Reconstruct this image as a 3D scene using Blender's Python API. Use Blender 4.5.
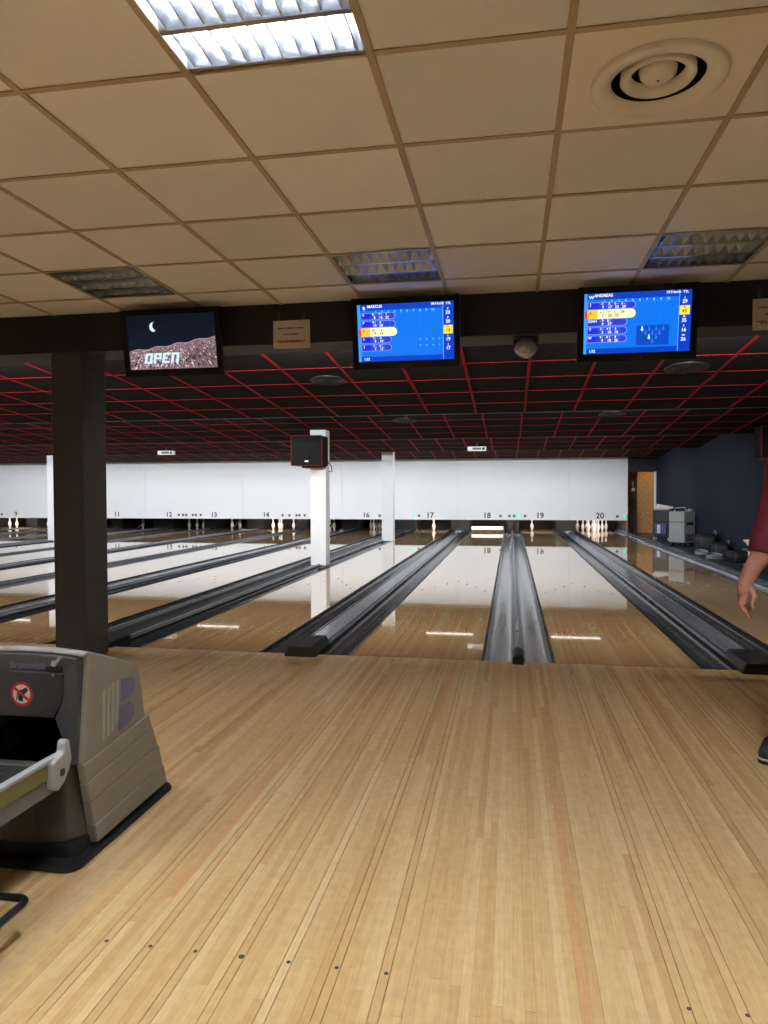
import bpy, bmesh, math, random
from mathutils import Vector, Matrix, Euler
random.seed(7)
for o in list(bpy.data.objects): bpy.data.objects.remove(o, do_unlink=True)
SC = bpy.context.scene
COL = SC.collection
PI = math.pi

# ------------------------------------------------------------------ camera
CAM_H = 1.2971
cam_d = bpy.data.cameras.new('camera'); cam = bpy.data.objects.new('camera', cam_d); COL.objects.link(cam)
YAW, PITCH, ROLL, FPX = 0.1752, -0.0285, -0.0026, 717.04
fw = Vector((-math.sin(YAW)*math.cos(PITCH), math.cos(YAW)*math.cos(PITCH), math.sin(PITCH)))
rt = Vector((math.cos(YAW), math.sin(YAW), 0)); up = rt.cross(fw)
rt2 = rt*math.cos(ROLL)+up*math.sin(ROLL); up2 = -rt*math.sin(ROLL)+up*math.cos(ROLL)
cam.matrix_world = Matrix(((rt2.x, up2.x, -fw.x, 0), (rt2.y, up2.y, -fw.y, 0), (rt2.z, up2.z, -fw.z, CAM_H), (0, 0, 0, 1)))
cam_d.sensor_fit = 'VERTICAL'; cam_d.sensor_height = 32.0; cam_d.lens = FPX/1024*32.0
cam_d.clip_start = 0.05; cam_d.clip_end = 200
SC.camera = cam

# ------------------------------------------------------------------ world, exposure, light levels
w = bpy.data.worlds.new('world'); SC.world = w; w.use_nodes = True
w.node_tree.nodes['Background'].inputs[0].default_value = (0.5, 0.55, 0.6, 1)
w.node_tree.nodes['Background'].inputs[1].default_value = 0.02
SC.view_settings.view_transform = 'Standard'; SC.view_settings.look = 'None'
SC.view_settings.exposure = 0.0; SC.view_settings.gamma = 1.0; SC.view_settings.use_curve_mapping = False
L_PANEL = 378.0      # tubes of the ceiling panels that are switched on
L_BATTEN = 94.0     # fluorescent battens hidden behind the ceiling steps
L_BEAM = 205.0       # fill battens added behind the beam to brighten the nearest lane wood
L_PIN = 300.0         # tubes above the pin decks

# ------------------------------------------------------------------ dimensions
LW = 1.0668; YF = 5.519; YM = 22.5; YPIN = YF+18.29; YEND = 25.2
CEIL = 2.643; XL = -26.0; XR = 4.28; YB = -5.0
GAPS = [(19, .7206), (18, .5241), (17, .72), (16, .87), (15, .72), (14, .524), (13, .72), (12, .524), (11, .87), (10, .524), (9, .76), (8, .524), (7, .72)]
LANES = {20: (2.107, 3.174)}
for n, g in GAPS:
    x1 = LANES[n+1][0]-g; LANES[n] = (x1-LW, x1)

# ------------------------------------------------------------------ materials
def s2l(c): return tuple(((v/255)/12.92 if v/255 <= .04045 else (((v/255)+.055)/1.055)**2.4) for v in c)
def mat(name, rgb, rough=.5, metal=0., spec=.5, var=.08, scale=8., bump=0., coat=0., emit=None, estr=0., alpha_trans=0., stretch=None):
    m = bpy.data.materials.new(name); m.use_nodes = True; nt = m.node_tree; N = nt.nodes; Lk = nt.links
    b = N['Principled BSDF']; c = s2l(rgb)
    b.inputs['Roughness'].default_value = rough; b.inputs['Metallic'].default_value = metal
    b.inputs['Specular IOR Level'].default_value = spec; b.inputs['Coat Weight'].default_value = coat
    b.inputs['Coat Roughness'].default_value = .05
    b.inputs['Base Color'].default_value = (*c, 1)
    if var > 0 or bump > 0:
        tc = N.new('ShaderNodeTexCoord'); no = N.new('ShaderNodeTexNoise'); no.inputs['Scale'].default_value = scale; no.inputs['Detail'].default_value = 4
        src = tc.outputs['Object']
        if stretch:
            mp = N.new('ShaderNodeMapping'); mp.inputs['Scale'].default_value = stretch; Lk.new(src, mp.inputs['Vector']); src = mp.outputs['Vector']
        Lk.new(src, no.inputs['Vector'])
        if var > 0:
            r = N.new('ShaderNodeValToRGB'); r.color_ramp.elements[0].position = .3; r.color_ramp.elements[1].position = .7
            r.color_ramp.elements[0].color = (*[v*(1-var) for v in c], 1); r.color_ramp.elements[1].color = (*[min(1, v*(1+var)) for v in c], 1)
            Lk.new(no.outputs['Fac'], r.inputs['Fac']); Lk.new(r.outputs['Color'], b.inputs['Base Color'])
        if bump > 0:
            bp = N.new('ShaderNodeBump'); bp.inputs['Strength'].default_value = bump; bp.inputs['Distance'].default_value = .01
            Lk.new(no.outputs['Fac'], bp.inputs['Height']); Lk.new(bp.outputs['Normal'], b.inputs['Normal'])
    if emit:
        b.inputs['Emission Color'].default_value = (*s2l(emit), 1); b.inputs['Emission Strength'].default_value = estr
    if alpha_trans: b.inputs['Transmission Weight'].default_value = alpha_trans
    return m

WOOD_RAMP = [(0.0, (188, 150, 101)), (.3, (201, 165, 114)), (.6, (209, 176, 125)), (.85, (217, 187, 139)), (1.0, (203, 158, 109))]
def set_ramp(r, st):
    cr = r.color_ramp
    while len(cr.elements) < len(st): cr.elements.new(.5)
    for e, (p, c) in zip(cr.elements, st): e.position = p; e.color = (*s2l(c), 1)
LANE_RAMP = [(0.0, (196, 156, 108)), (.5, (205, 169, 121)), (1.0, (212, 180, 134))]
def mat_boards(name, rough, coat, use_attr, gain=1., spec=.5, bumpy=.0, ramp=None, seg=1.3, grain=1.):
    m = bpy.data.materials.new(name); m.use_nodes = True; nt = m.node_tree; N = nt.nodes; Lk = nt.links; b = N['Principled BSDF']
    geo = N.new('ShaderNodeNewGeometry'); sep = N.new('ShaderNodeSeparateXYZ'); Lk.new(geo.outputs['Position'], sep.inputs[0])
    def math_(op, a, bb=None):
        n = N.new('ShaderNodeMath'); n.operation = op
        for i, v in enumerate((a, bb)):
            if v is None: continue
            if isinstance(v, (int, float)): n.inputs[i].default_value = v
            else: Lk.new(v, n.inputs[i])
        return n.outputs[0]
    if use_attr:
        at = N.new('ShaderNodeAttribute'); at.attribute_name = 'tone'; tone = at.outputs['Fac']
    else:
        bx = math_('FLOOR', math_('DIVIDE', math_('ADD', sep.outputs['X'], 0.7415+.02735/2), .02735))
        wn = N.new('ShaderNodeTexWhiteNoise'); wn.noise_dimensions = '1D'; Lk.new(bx, wn.inputs['W'])
        by = math_('FLOOR', math_('DIVIDE', math_('ADD', sep.outputs['Y'], math_('MULTIPLY', wn.outputs['Value'], 9.0)), seg))
        cb = N.new('ShaderNodeCombineXYZ'); Lk.new(bx, cb.inputs[0]); Lk.new(by, cb.inputs[1])
        w2 = N.new('ShaderNodeTexWhiteNoise'); w2.noise_dimensions = '2D'; Lk.new(cb.outputs[0], w2.inputs['Vector']); tone = w2.outputs['Value']
    r = N.new('ShaderNodeValToRGB'); set_ramp(r, ramp or WOOD_RAMP); Lk.new(tone, r.inputs['Fac'])
    mp = N.new('ShaderNodeMapping'); mp.inputs['Scale'].default_value = (160, 7, 1); Lk.new(geo.outputs['Position'], mp.inputs['Vector'])
    no = N.new('ShaderNodeTexNoise'); no.inputs['Scale'].default_value = 1.0; no.inputs['Detail'].default_value = 5; no.inputs['Distortion'].default_value = .6
    Lk.new(mp.outputs[0], no.inputs['Vector'])
    mp2 = N.new('ShaderNodeMapping'); mp2.inputs['Scale'].default_value = (30, 26, 1); Lk.new(geo.outputs['Position'], mp2.inputs['Vector'])
    n2 = N.new('ShaderNodeTexNoise'); n2.inputs['Scale'].default_value = 1.0; n2.inputs['Detail'].default_value = 6; Lk.new(mp2.outputs[0], n2.inputs['Vector'])
    g = math_('MULTIPLY', math_('ADD', math_('MULTIPLY', math_('SUBTRACT', no.outputs['Fac'], .5), .42*grain), math_('ADD', 1.0, math_('MULTIPLY', math_('SUBTRACT', n2.outputs['Fac'], .5), .34*grain))), gain)
    mx = N.new('ShaderNodeMix'); mx.data_type = 'RGBA'; mx.blend_type = 'MULTIPLY'; mx.inputs['Factor'].default_value = 1
    cc = N.new('ShaderNodeCombineColor'); [Lk.new(g, cc.inputs[i]) for i in range(3)]
    Lk.new(r.outputs['Color'], mx.inputs['A']); Lk.new(cc.outputs[0], mx.inputs['B']); Lk.new(mx.outputs['Result'], b.inputs['Base Color'])
    b.inputs['Roughness'].default_value = rough; b.inputs['Specular IOR Level'].default_value = spec
    b.inputs['Coat Weight'].default_value = coat; b.inputs['Coat Roughness'].default_value = rough
    if bumpy:
        n3 = N.new('ShaderNodeTexNoise'); n3.inputs['Scale'].default_value = 5.0; Lk.new(geo.outputs['Position'], n3.inputs['Vector'])
        bp = N.new('ShaderNodeBump'); bp.inputs['Strength'].default_value = bumpy; bp.inputs['Distance'].default_value = .002
        Lk.new(n3.outputs['Fac'], bp.inputs['Height']); Lk.new(bp.outputs[0], b.inputs['Normal'])
    return m
def mat_vcol(name, strength, rough=.4, base=False):
    m = bpy.data.materials.new(name); m.use_nodes = True; nt = m.node_tree; b = nt.nodes['Principled BSDF']
    at = nt.nodes.new('ShaderNodeAttribute'); at.attribute_name = 'col'
    if base: nt.links.new(at.outputs['Color'], b.inputs['Base Color'])
    else:
        b.inputs['Base Color'].default_value = (.01, .01, .01, 1)
        nt.links.new(at.outputs['Color'], b.inputs['Emission Color']); b.inputs['Emission Strength'].default_value = strength
    b.inputs['Roughness'].default_value = rough
    return m
M = {}
M['board'] = mat_boards('maple_board', .25, 0, True, .97, .28)
M['board_far'] = mat_boards('maple_board_far', .25, 0, False, .97, .28)
M['lane'] = mat_boards('oiled_lane', .03, .75, False, 1.0, .5, 0, LANE_RAMP, 7.0, .4)
M['inlay'] = mat('lane_inlay', (182, 146, 104), .3)
M['seam'] = mat('dark_seam', (50, 36, 24), .6)
M['tile'] = mat('ceiling_tile', (236, 235, 236), .9, var=.03, scale=3, bump=.12)
_nt = M['tile'].node_tree; _b = _nt.nodes['Principled BSDF']; _oi = _nt.nodes.new('ShaderNodeObjectInfo'); _mr = _nt.nodes.new('ShaderNodeMapRange')
_mr.inputs['To Min'].default_value = .84; _mr.inputs['To Max'].default_value = 1.02; _nt.links.new(_oi.outputs['Random'], _mr.inputs['Value'])
_hs = _nt.nodes.new('ShaderNodeHueSaturation'); _src = _b.inputs['Base Color'].links[0].from_socket
_nt.links.new(_src, _hs.inputs['Color']); _nt.links.new(_mr.outputs[0], _hs.inputs['Value']); _nt.links.new(_hs.outputs[0], _b.inputs['Base Color'])
M['tbar'] = mat('ceiling_bar', (176, 158, 128), .5, var=.04)
M['dtile'] = mat('dark_tile', (21, 19, 19), .95, spec=.1, var=.15, scale=5)
M['rbar'] = mat('red_bar', (122, 16, 27), .7, spec=.1, var=.05)
M['black'] = mat('black_paint', (24, 24, 25), .6, var=.1)
M['charcoal'] = mat('charcoal_paint', (60, 60, 62), .55, var=.06)
M['pit'] = mat('pit_black', (12, 12, 12), .9, var=.1)
M['white'] = mat('white_panel', (226, 226, 226), .6, var=.012, scale=1.2)
M['whitecol'] = mat('white_column', (222, 222, 222), .6, var=.02)
M['navy'] = mat('navy_wall', (24, 31, 47), .8, spec=.3, var=.06, scale=1.5)
M['greywall'] = mat('grey_wall', (70, 70, 74), .8)
M['gutter_dark'] = mat('gutter_dark', (50, 51, 54), .2, var=.2, scale=1.2, spec=.6, stretch=(6, .6, 1))
M['gutter'] = mat('gutter_plastic', (128, 129, 132), .14, var=.22, scale=1.2, spec=.6, stretch=(6, .6, 1))
M['divider'] = mat('divider_cap', (108, 112, 122), .2, var=.18, scale=1.5, spec=.6, stretch=(8, .7, 1))
M['edge'] = mat('gutter_edge', (26, 26, 27), .35)
M['rail'] = mat('divider_rail', (120, 122, 124), .25, metal=.6)
M['cap'] = mat('cap_rubber', (20, 20, 22), .5, var=.1)
M['aisle'] = mat('aisle_floor', (50, 58, 62), .35, var=.2, scale=3)
M['pin'] = mat('pin_plastic', (240, 236, 230), .25, var=.01)
M['pinred'] = mat('pin_stripe', (226, 200, 196), .3)
M['tube'] = mat('lit_tube', (255, 255, 255), .5, var=0, emit=(242, 248, 255), estr=L_PANEL)
M['tube_off'] = mat('unlit_tube', (225, 225, 222), .35, var=0)
M['batten'] = mat('lit_batten', (255, 255, 255), .5, var=0, emit=(238, 246, 255), estr=L_BATTEN)
M['beamfill'] = mat('beam_fill_light', (255, 255, 255), .5, var=0, emit=(255, 252, 246), estr=L_BEAM)
M['pintube'] = mat('lit_pin_tube', (255, 255, 255), .5, var=0, emit=(255, 244, 240), estr=L_PIN)
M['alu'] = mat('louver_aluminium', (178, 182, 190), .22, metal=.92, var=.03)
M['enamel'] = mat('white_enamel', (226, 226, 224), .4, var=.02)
M['tv'] = mat('tv_bezel', (12, 12, 13), .28, var=0)
M['screen'] = mat_vcol('screen_image', 1.25, .25)
M['glow_strip'] = mat('added_glow_strip', (255, 255, 255), .5, var=0, emit=(255, 250, 240), estr=3.2)
M['print'] = mat_vcol('printed_ink', 0, .7, True)
M['paper'] = mat('paper', (212, 200, 188), .8, var=.02)
M['dome'] = mat('clear_dome', (245, 248, 250), .03, var=.0, alpha_trans=1.0); M['dome'].node_tree.nodes['Principled BSDF'].inputs['IOR'].default_value = 1.2
M['facet'] = mat('silver_facet', (224, 227, 230), .25, metal=.25, var=0)
M['bulbpin'] = mat('pin_housing', (150, 148, 146), .4)
M['steel'] = mat('brushed_steel', (150, 150, 152), .3, metal=.9, var=.05)
M['darksteel'] = mat('dark_tube_steel', (70, 70, 76), .3, metal=.8, var=.05)
M['hoodtan'] = mat('hood_shell', (148, 142, 132), .5, var=.05, scale=10)
M['hoodtop'] = mat('hood_top', (158, 156, 150), .45, var=.03)
M['hooddark'] = mat('hood_dark', (72, 74, 76), .45, var=.05)
M['hoodbrown'] = mat('hood_lower', (64, 61, 54), .5, var=.06)
M['hoodpanel'] = mat('hood_panel', (46, 46, 52), .4, var=.08)
M['purple'] = mat('purple_emblem', (118, 112, 146), .5, var=.06)
M['emblemgrey'] = mat('emblem_stripe', (176, 172, 162), .45)
M['bracket'] = mat('bracket_grey', (172, 176, 178), .4, var=.03)
M['olive'] = mat('rack_olive', (118, 114, 66), .4, var=.06)
M['railgrey'] = mat('rack_under', (112, 110, 116), .4)
M['skin'] = mat('skin', (186, 132, 112), .5, var=.08, scale=20, bump=.05)
M['maroon'] = mat('maroon_knit', (96, 18, 34), .8, var=.12, scale=30, bump=.15)
M['denim'] = mat('dark_denim', (38, 42, 54), .8, var=.15, scale=40)
M['hair'] = mat('brown_hair', (46, 34, 26), .6, var=.2, scale=60, bump=.3)
M['shoe'] = mat('shoe_upper', (30, 28, 34), .5, var=.1)
M['sole'] = mat('shoe_sole', (210, 206, 200), .5)
M['chip'] = mat('chipboard', (186, 140, 84), .8, var=.35, scale=26)
M['timber'] = mat('timber_brown', (92, 66, 44), .8, var=.3, scale=12)
M['machgrey'] = mat('machine_grey', (142, 142, 141), .5, var=.06)
M['machblue'] = mat('machine_blue', (44, 52, 96), .5, var=.1)
M['bag'] = mat('bag_black', (13, 13, 15), .6, var=.25, scale=10)
M['cable'] = mat('cable_grey', (120, 124, 126), .5)
M['green'] = mat('green_indicator', (60, 230, 170), .4, var=0, emit=(60, 240, 180), estr=.8)
M['mark'] = mat('grey_mark', (88, 88, 88), .6, var=0)
M['ink'] = mat('number_ink', (34, 34, 34), .6, var=0)
M['grille'] = mat('vent_black', (16, 16, 17), .5)
M['silver'] = mat('vent_silver', (58, 57, 56), .5, metal=.2)
M['spkblack'] = mat('speaker_black', (11, 11, 12), .7, spec=.15, var=.15, scale=40)

# ------------------------------------------------------------------ mesh helpers
class MB:
    def __init__(s): s.v = []; s.f = []; s.m = []; s.c = []; s.ci = 0; s.mi = 0
    def add(s, vs, fs):
        k = len(s.v); s.v += [tuple(v) for v in vs]; s.f += [tuple(i+k for i in f) for f in fs]; s.m += [s.mi]*len(fs); s.c += [s.ci]*len(fs); return s
    def box(s, x0, x1, y0, y1, z0, z1):
        return s.add([(x, y, z) for z in (z0, z1) for y in (y0, y1) for x in (x0, x1)],
                     [(0, 2, 3, 1), (4, 5, 7, 6), (0, 1, 5, 4), (2, 6, 7, 3), (0, 4, 6, 2), (1, 3, 7, 5)])
    def prism(s, poly, a0, a1, axis='x'):
        # poly: 2D points; extruded along axis from a0 to a1
        n = len(poly)
        def P(p, a): return {'x': (a, p[0], p[1]), 'y': (p[0], a, p[1]), 'z': (p[0], p[1], a)}[axis]
        vs = [P(p, a0) for p in poly]+[P(p, a1) for p in poly]
        fs = [tuple(range(n))[::-1], tuple(range(n, 2*n))]+[(i, (i+1) % n, n+(i+1) % n, n+i) for i in range(n)]
        return s.add(vs, fs)
    def sweep(s, prof, y0, y1, axis='y'):
        # open profile of (x,z) swept along y
        n = len(prof)
        vs = [(p[0], y0, p[1]) for p in prof]+[(p[0], y1, p[1]) for p in prof]
        return s.add(vs, [(i, i+1, n+i+1, n+i) for i in range(n-1)])
    def lathe(s, prof, cx=0, cy=0, cz=0, seg=24, axis='z'):
        vs = []; fs = []; n = len(prof)
        for k in range(seg):
            a = 2*PI*k/seg
            for r, z in prof:
                p = (r*math.cos(a), r*math.sin(a), z)
                if axis == 'y': p = (p[0], p[2], p[1])
                if axis == 'x': p = (p[2], p[0], p[1])
                vs.append((cx+p[0], cy+p[1], cz+p[2]))
        for k in range(seg):
            for i in range(n-1):
                a, b = k*n+i, ((k+1) % seg)*n+i
                fs.append((a, b, b+1, a+1))
        return s.add(vs, fs)
    def tube(s, pts, r, seg=8, cap=True):
        pts = [Vector(p) for p in pts]; rs = r if isinstance(r, (list, tuple)) else [r]*len(pts)
        vs = []; fs = []; u = None
        for i, p in enumerate(pts):
            t = (pts[min(i+1, len(pts)-1)]-pts[max(i-1, 0)]).normalized()
            if u is None:
                a = Vector((0, 0, 1)) if abs(t.z) < .9 else Vector((1, 0, 0)); u = t.cross(a).normalized()
            u = (u-t*u.dot(t)).normalized(); v = t.cross(u)
            for k in range(seg):
                a = 2*PI*k/seg; vs.append(p+(u*math.cos(a)+v*math.sin(a))*rs[i])
        for i in range(len(pts)-1):
            for k in range(seg): fs.append((i*seg+k, i*seg+(k+1) % seg, (i+1)*seg+(k+1) % seg, (i+1)*seg+k))
        if cap: fs += [tuple(range(seg))[::-1], tuple(range((len(pts)-1)*seg, len(pts)*seg))]
        return s.add(vs, fs)
    def ball(s, c, r, seg=12, rings=8, sc=(1, 1, 1)):
        vs = []; fs = []
        for i in range(rings+1):
            th = PI*i/rings
            for k in range(seg):
                a = 2*PI*k/seg; vs.append((c[0]+r*sc[0]*math.sin(th)*math.cos(a), c[1]+r*sc[1]*math.sin(th)*math.sin(a), c[2]-r*sc[2]*math.cos(th)))
        for i in range(rings):
            for k in range(seg): fs.append((i*seg+k, i*seg+(k+1) % seg, (i+1)*seg+(k+1) % seg, (i+1)*seg+k))
        return s.add(vs, fs)
    def capsule(s, a, b, ra, rb, seg=12):
        a = Vector(a); b = Vector(b); d = (b-a); L = d.length; t = d/L if L > 1e-6 else Vector((0, 0, 1))
        pts = []; rs = []
        for k in range(5):
            an = PI/2*(1-k/4); pts.append(a-t*ra*math.sin(an)*.999); rs.append(max(ra*math.cos(an), ra*.03))
        for k in range(5):
            an = PI/2*k/4; pts.append(b+t*rb*math.sin(an)*.999); rs.append(max(rb*math.cos(an), rb*.03))
        return s.tube(pts, rs, seg)
    def mesh(s, name, mats, smooth=False):
        me = bpy.data.meshes.new(name); me.from_pydata(s.v, [], s.f)
        for m in (mats if isinstance(mats, (list, tuple)) else [mats]): me.materials.append(m)
        me.polygons.foreach_set('material_index', s.m)
        if smooth: me.polygons.foreach_set('use_smooth', [True]*len(s.f))
        me.update()
        bm = bmesh.new(); bm.from_mesh(me); bmesh.ops.recalc_face_normals(bm, faces=bm.faces); bm.to_mesh(me); bm.free()
        return me
    def build(s, name, mats, parent=None, loc=(0, 0, 0), smooth=False, bevel=0, seg=2, rot=None):
        return link(name, s.mesh(name, mats, smooth), parent, loc, bevel, seg, rot)
def link(name, me, parent=None, loc=(0, 0, 0), bevel=0, seg=2, rot=None):
    o = bpy.data.objects.new(name, me); COL.objects.link(o); o.location = loc
    if rot: o.rotation_euler = rot
    if parent: o.parent = parent
    if bevel:
        b = o.modifiers.new('bevel', 'BEVEL'); b.width = bevel; b.segments = seg; b.limit_method = 'ANGLE'; b.angle_limit = math.radians(35)
    return o
def tag(o, label, cat, group=None):
    o['label'] = label; o['category'] = cat
    if group: o['group'] = group
    return o
def thing(name, label, cat, loc=(0, 0, 0), rot=None, group=None):
    o = bpy.data.objects.new(name, None); o.empty_display_size = .1; COL.objects.link(o); o.location = loc
    if rot: o.rotation_euler = rot
    return tag(o, label, cat, group)
def struct(o, label=None):
    o['kind'] = 'structure'
    if label: o['label'] = label
    return o
def dup(root, loc, label, rot=None):
    r = root.copy(); COL.objects.link(r); r.location = loc; r['label'] = label
    if rot: r.rotation_euler = rot
    for ch in root.children:
        c = ch.copy(); COL.objects.link(c); c.parent = r
        for g in ch.children:
            d = g.copy(); COL.objects.link(d); d.parent = c
    return r
_fc = {}
def text_geo(s, size, shear=0.):
    # triangulated outline of a string, in the XY plane, centred on the origin
    key = (s, shear)
    if key not in _fc:
        cu = bpy.data.curves.new('t', 'FONT'); cu.body = s; cu.size = 1; cu.align_x = 'CENTER'; cu.align_y = 'CENTER'; cu.shear = shear; cu.resolution_u = 3; cu.offset = .025
        ob = bpy.data.objects.new('t', cu); COL.objects.link(ob)
        dg = bpy.context.evaluated_depsgraph_get(); dg.update(); me = bpy.data.meshes.new_from_object(ob.evaluated_get(dg))
        _fc[key] = ([tuple(v.co) for v in me.vertices], [tuple(p.vertices) for p in me.polygons])
        bpy.data.objects.remove(ob, do_unlink=True); bpy.data.curves.remove(cu); bpy.data.meshes.remove(me)
    v, f = _fc[key]; return [(a*size, b*size, c) for a, b, c in v], f
class Flat:
    """flat coloured artwork in a width x height rectangle, facing -Y, x right, z up, origin at its centre"""
    def __init__(s): s.v = []; s.f = []; s.c = []; s.k = 0
    def poly(s, pts, col, layer=None, tris=None):
        s.k += 1; y = -.00015*(layer if layer is not None else 1); k = len(s.v)
        s.v += [(p[0], y, p[1]) for p in pts]
        if tris is None: s.f.append(tuple(range(k, k+len(pts)))); s.c.append(s2l(col))
        else:
            for t in tris: s.f.append(tuple(i+k for i in t)); s.c.append(s2l(col))
    def rect(s, x0, x1, z0, z1, col, layer=1): s.poly([(x0, z0), (x1, z0), (x1, z1), (x0, z1)], col, layer)
    def pill(s, x0, x1, z0, z1, col, layer=2):
        r = (z1-z0)/2; cz = (z0+z1)/2
        s.poly([(x0, z0), (x1-r, z0)]+[(x1-r+r*math.sin(a*PI/8), cz-r*math.cos(a*PI/8)) for a in range(1, 8)]+[(x1-r, z1), (x0, z1)], col, layer)
    def disc(s, cx, cz, r, col, layer=2, seg=14, sz=1): s.poly([(cx+r*math.cos(2*PI*k/seg), cz+sz*r*math.sin(2*PI*k/seg)) for k in range(seg)], col, layer)
    def text(s, t, cx, cz, size, col, layer=4, shear=0.):
        v, f = text_geo(t, size, shear); s.poly([(cx+a, cz+b) for a, b, c in v], col, layer, f)
    def build(s, name, m, parent, loc=(0, 0, 0), rot=None):
        me = bpy.data.meshes.new(name); me.from_pydata(s.v, [], s.f); me.materials.append(m)
        at = me.color_attributes.new('col', 'FLOAT_COLOR', 'CORNER')
        for p in me.polygons:
            for li in p.loop_indices: at.data[li].color = (*s.c[p.index], 1)
        return link(name, me, parent, loc, rot=rot)

# ================================================================== THE SETTING
# ---- approach floor: subfloor slab with single maple boards on it
floor = struct(MB().box(XL, XR, YB, YF-.012, -.2, -.012).build('floor', M['board_far']), 'pale maple approach floor of narrow boards')
BW = .02735; X00 = -0.7415
def project(x, y, z):
    v = Vector((x, y, z-CAM_H)); d = v.dot(fw)
    if d < .1: return None
    return 384+FPX*v.dot(rt2)/d, 512-FPX*v.dot(up2)/d, d
kmin = int(math.ceil((-6.5-X00)/BW)); kmax = int((XR-X00)/BW)-1
centres = [sum(LANES[n])/2 for n in range(14, 21)]
def is_dot_board(k):
    x = X00+k*BW
    for c in centres:
        j = round((x-c)/(5*BW))
        if abs(j) <= 3 and abs(x-c-j*5*BW) < BW*.5: return True
    return False
dotb = {k: is_dot_board(k) for k in range(kmin-1, kmax+2)}
rb = random.Random(3); pieces = []
for k in range(kmin, kmax+1):
    xc = X00+k*BW; y = .2-rb.random()*.9
    lg = .0011 if (dotb[k] or dotb[k-1]) else (.0008 if k % 9 == 0 else .0001)
    rg = .0011 if (dotb[k] or dotb[k+1]) else .0001
    while y < YF-.02:
        L = rb.uniform(.8, 2.1); y1 = min(y+L, YF-.012)
        if YF-.012-y1 < .15: y1 = YF-.012
        tone = min(1, max(0, rb.gauss(.52, .2)))
        pr = project(xc, (y+y1)/2, 0); area = 0
        if pr and -5 < pr[0] < 773 and pr[1] < 1090: area = (y1-y)*BW/pr[2]**3
        pieces.append((area, xc-BW/2+lg, xc+BW/2-rg, y+.0002, y1-.0002, tone, rb.uniform(-.00015, .00015))); y = y1
pieces.sort(key=lambda p: -p[0])
def board_mesh(ps):
    mb = MB(); tones = []
    for a, x0, x1, y0, y1, t, dz in ps:
        mb.add([(x0, y0, -.012), (x1, y0, -.012), (x1, y1, -.012), (x0, y1, -.012), (x0, y0, dz), (x1, y0, dz), (x1, y1, dz), (x0, y1, dz)],
               [(4, 5, 6, 7), (0, 1, 5, 4), (1, 2, 6, 5), (2, 3, 7, 6), (3, 0, 4, 7)]); tones += [t]*5
    me = bpy.data.meshes.new('board'); me.from_pydata(mb.v, [], mb.f); me.materials.append(M['board'])
    at = me.attributes.new('tone', 'FLOAT', 'FACE'); at.data.foreach_set('value', tones); return me
for p in pieces[:300]: link('board', board_mesh([p]), floor)
o = link('boards', board_mesh(pieces[300:]), floor); o['kind'] = 'stuff'
o = MB().box(XL, X00+(kmin-.5)*BW, YB, YF-.012, -.012, 0).box(X00+(kmin-.5)*BW, XR, YB, -.7, -.012, 0).build('boards_beyond', M['board_far'], floor); o['kind'] = 'stuff'
for n in range(17, 21):
    for j in range(-3, 4):
        c = sum(LANES[n])/2+j*5*BW
        MB().lathe([(0, .0009), (.0085 if j == 0 else .006, .0009), (.0085 if j == 0 else .006, -.001)], c, 1.866, 0, 12).build('guide_dot', M['seam'], floor)

# ---- sub-floor of the lanes, walls
struct(MB().box(XL, XR+.8, YF-.012, YEND+.4, -.3, -.16).build('floor', M['pit']), 'dark slab beneath the lanes')
struct(MB().box(3.5, XR, YF, YM+.1, -.16, -.004).build('floor', M['aisle']), 'dark service aisle floor beside the last lane')
struct(MB().box(XR, XR+.15, YB, YM+.1, -.2, 2.9).build('wall_right', M['navy']), 'dark navy wall beside the last lane')
struct(MB().box(XL-.15, XL, YB, YEND+.4, -.2, 2.9).build('wall_left', M['greywall']), 'distant grey side wall')
struct(MB().box(XL, XR+.15, YB-.15, YB, -.2, 2.9).build('wall_rear', M['greywall']), 'grey wall behind the approach')
struct(MB().box(XL, 3.48, YEND, YEND+.15, -.2, 2.9).build('wall_far', M['pit']), 'black wall at the back of the pin pits')
struct(MB().box(XL, 3.46, YM+.03, YM+.1, 2.345, 2.9).build('wall_upper', M['pit']), 'black strip above the white masking panels')
struct(MB().box(XL, XR+.9, 21.8, YEND+.4, 2.74, 2.8).build('ceiling', M['pit']), 'black ceiling above the pin machines')
hd = struct(MB().box(3.46, XR, YM, YM+.1, 1.865, 2.9).build('wall_doorway', M['black']), 'black header above the doorway beside the lanes')

# ---- beam across the room, black column
struct(MB().box(XL, XR, 4.985, 5.33, 2.36, CEIL+.2).build('trim_1', M['black'], bevel=.006), 'black beam spanning the ceiling above the foul line')
bc = MB().box(-3.465, -3.205, 4.985, 5.30, 0, 2.36).build('column', M['charcoal'], bevel=.006)
tag(bc, 'square black column rising behind the ball return', 'column')

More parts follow.
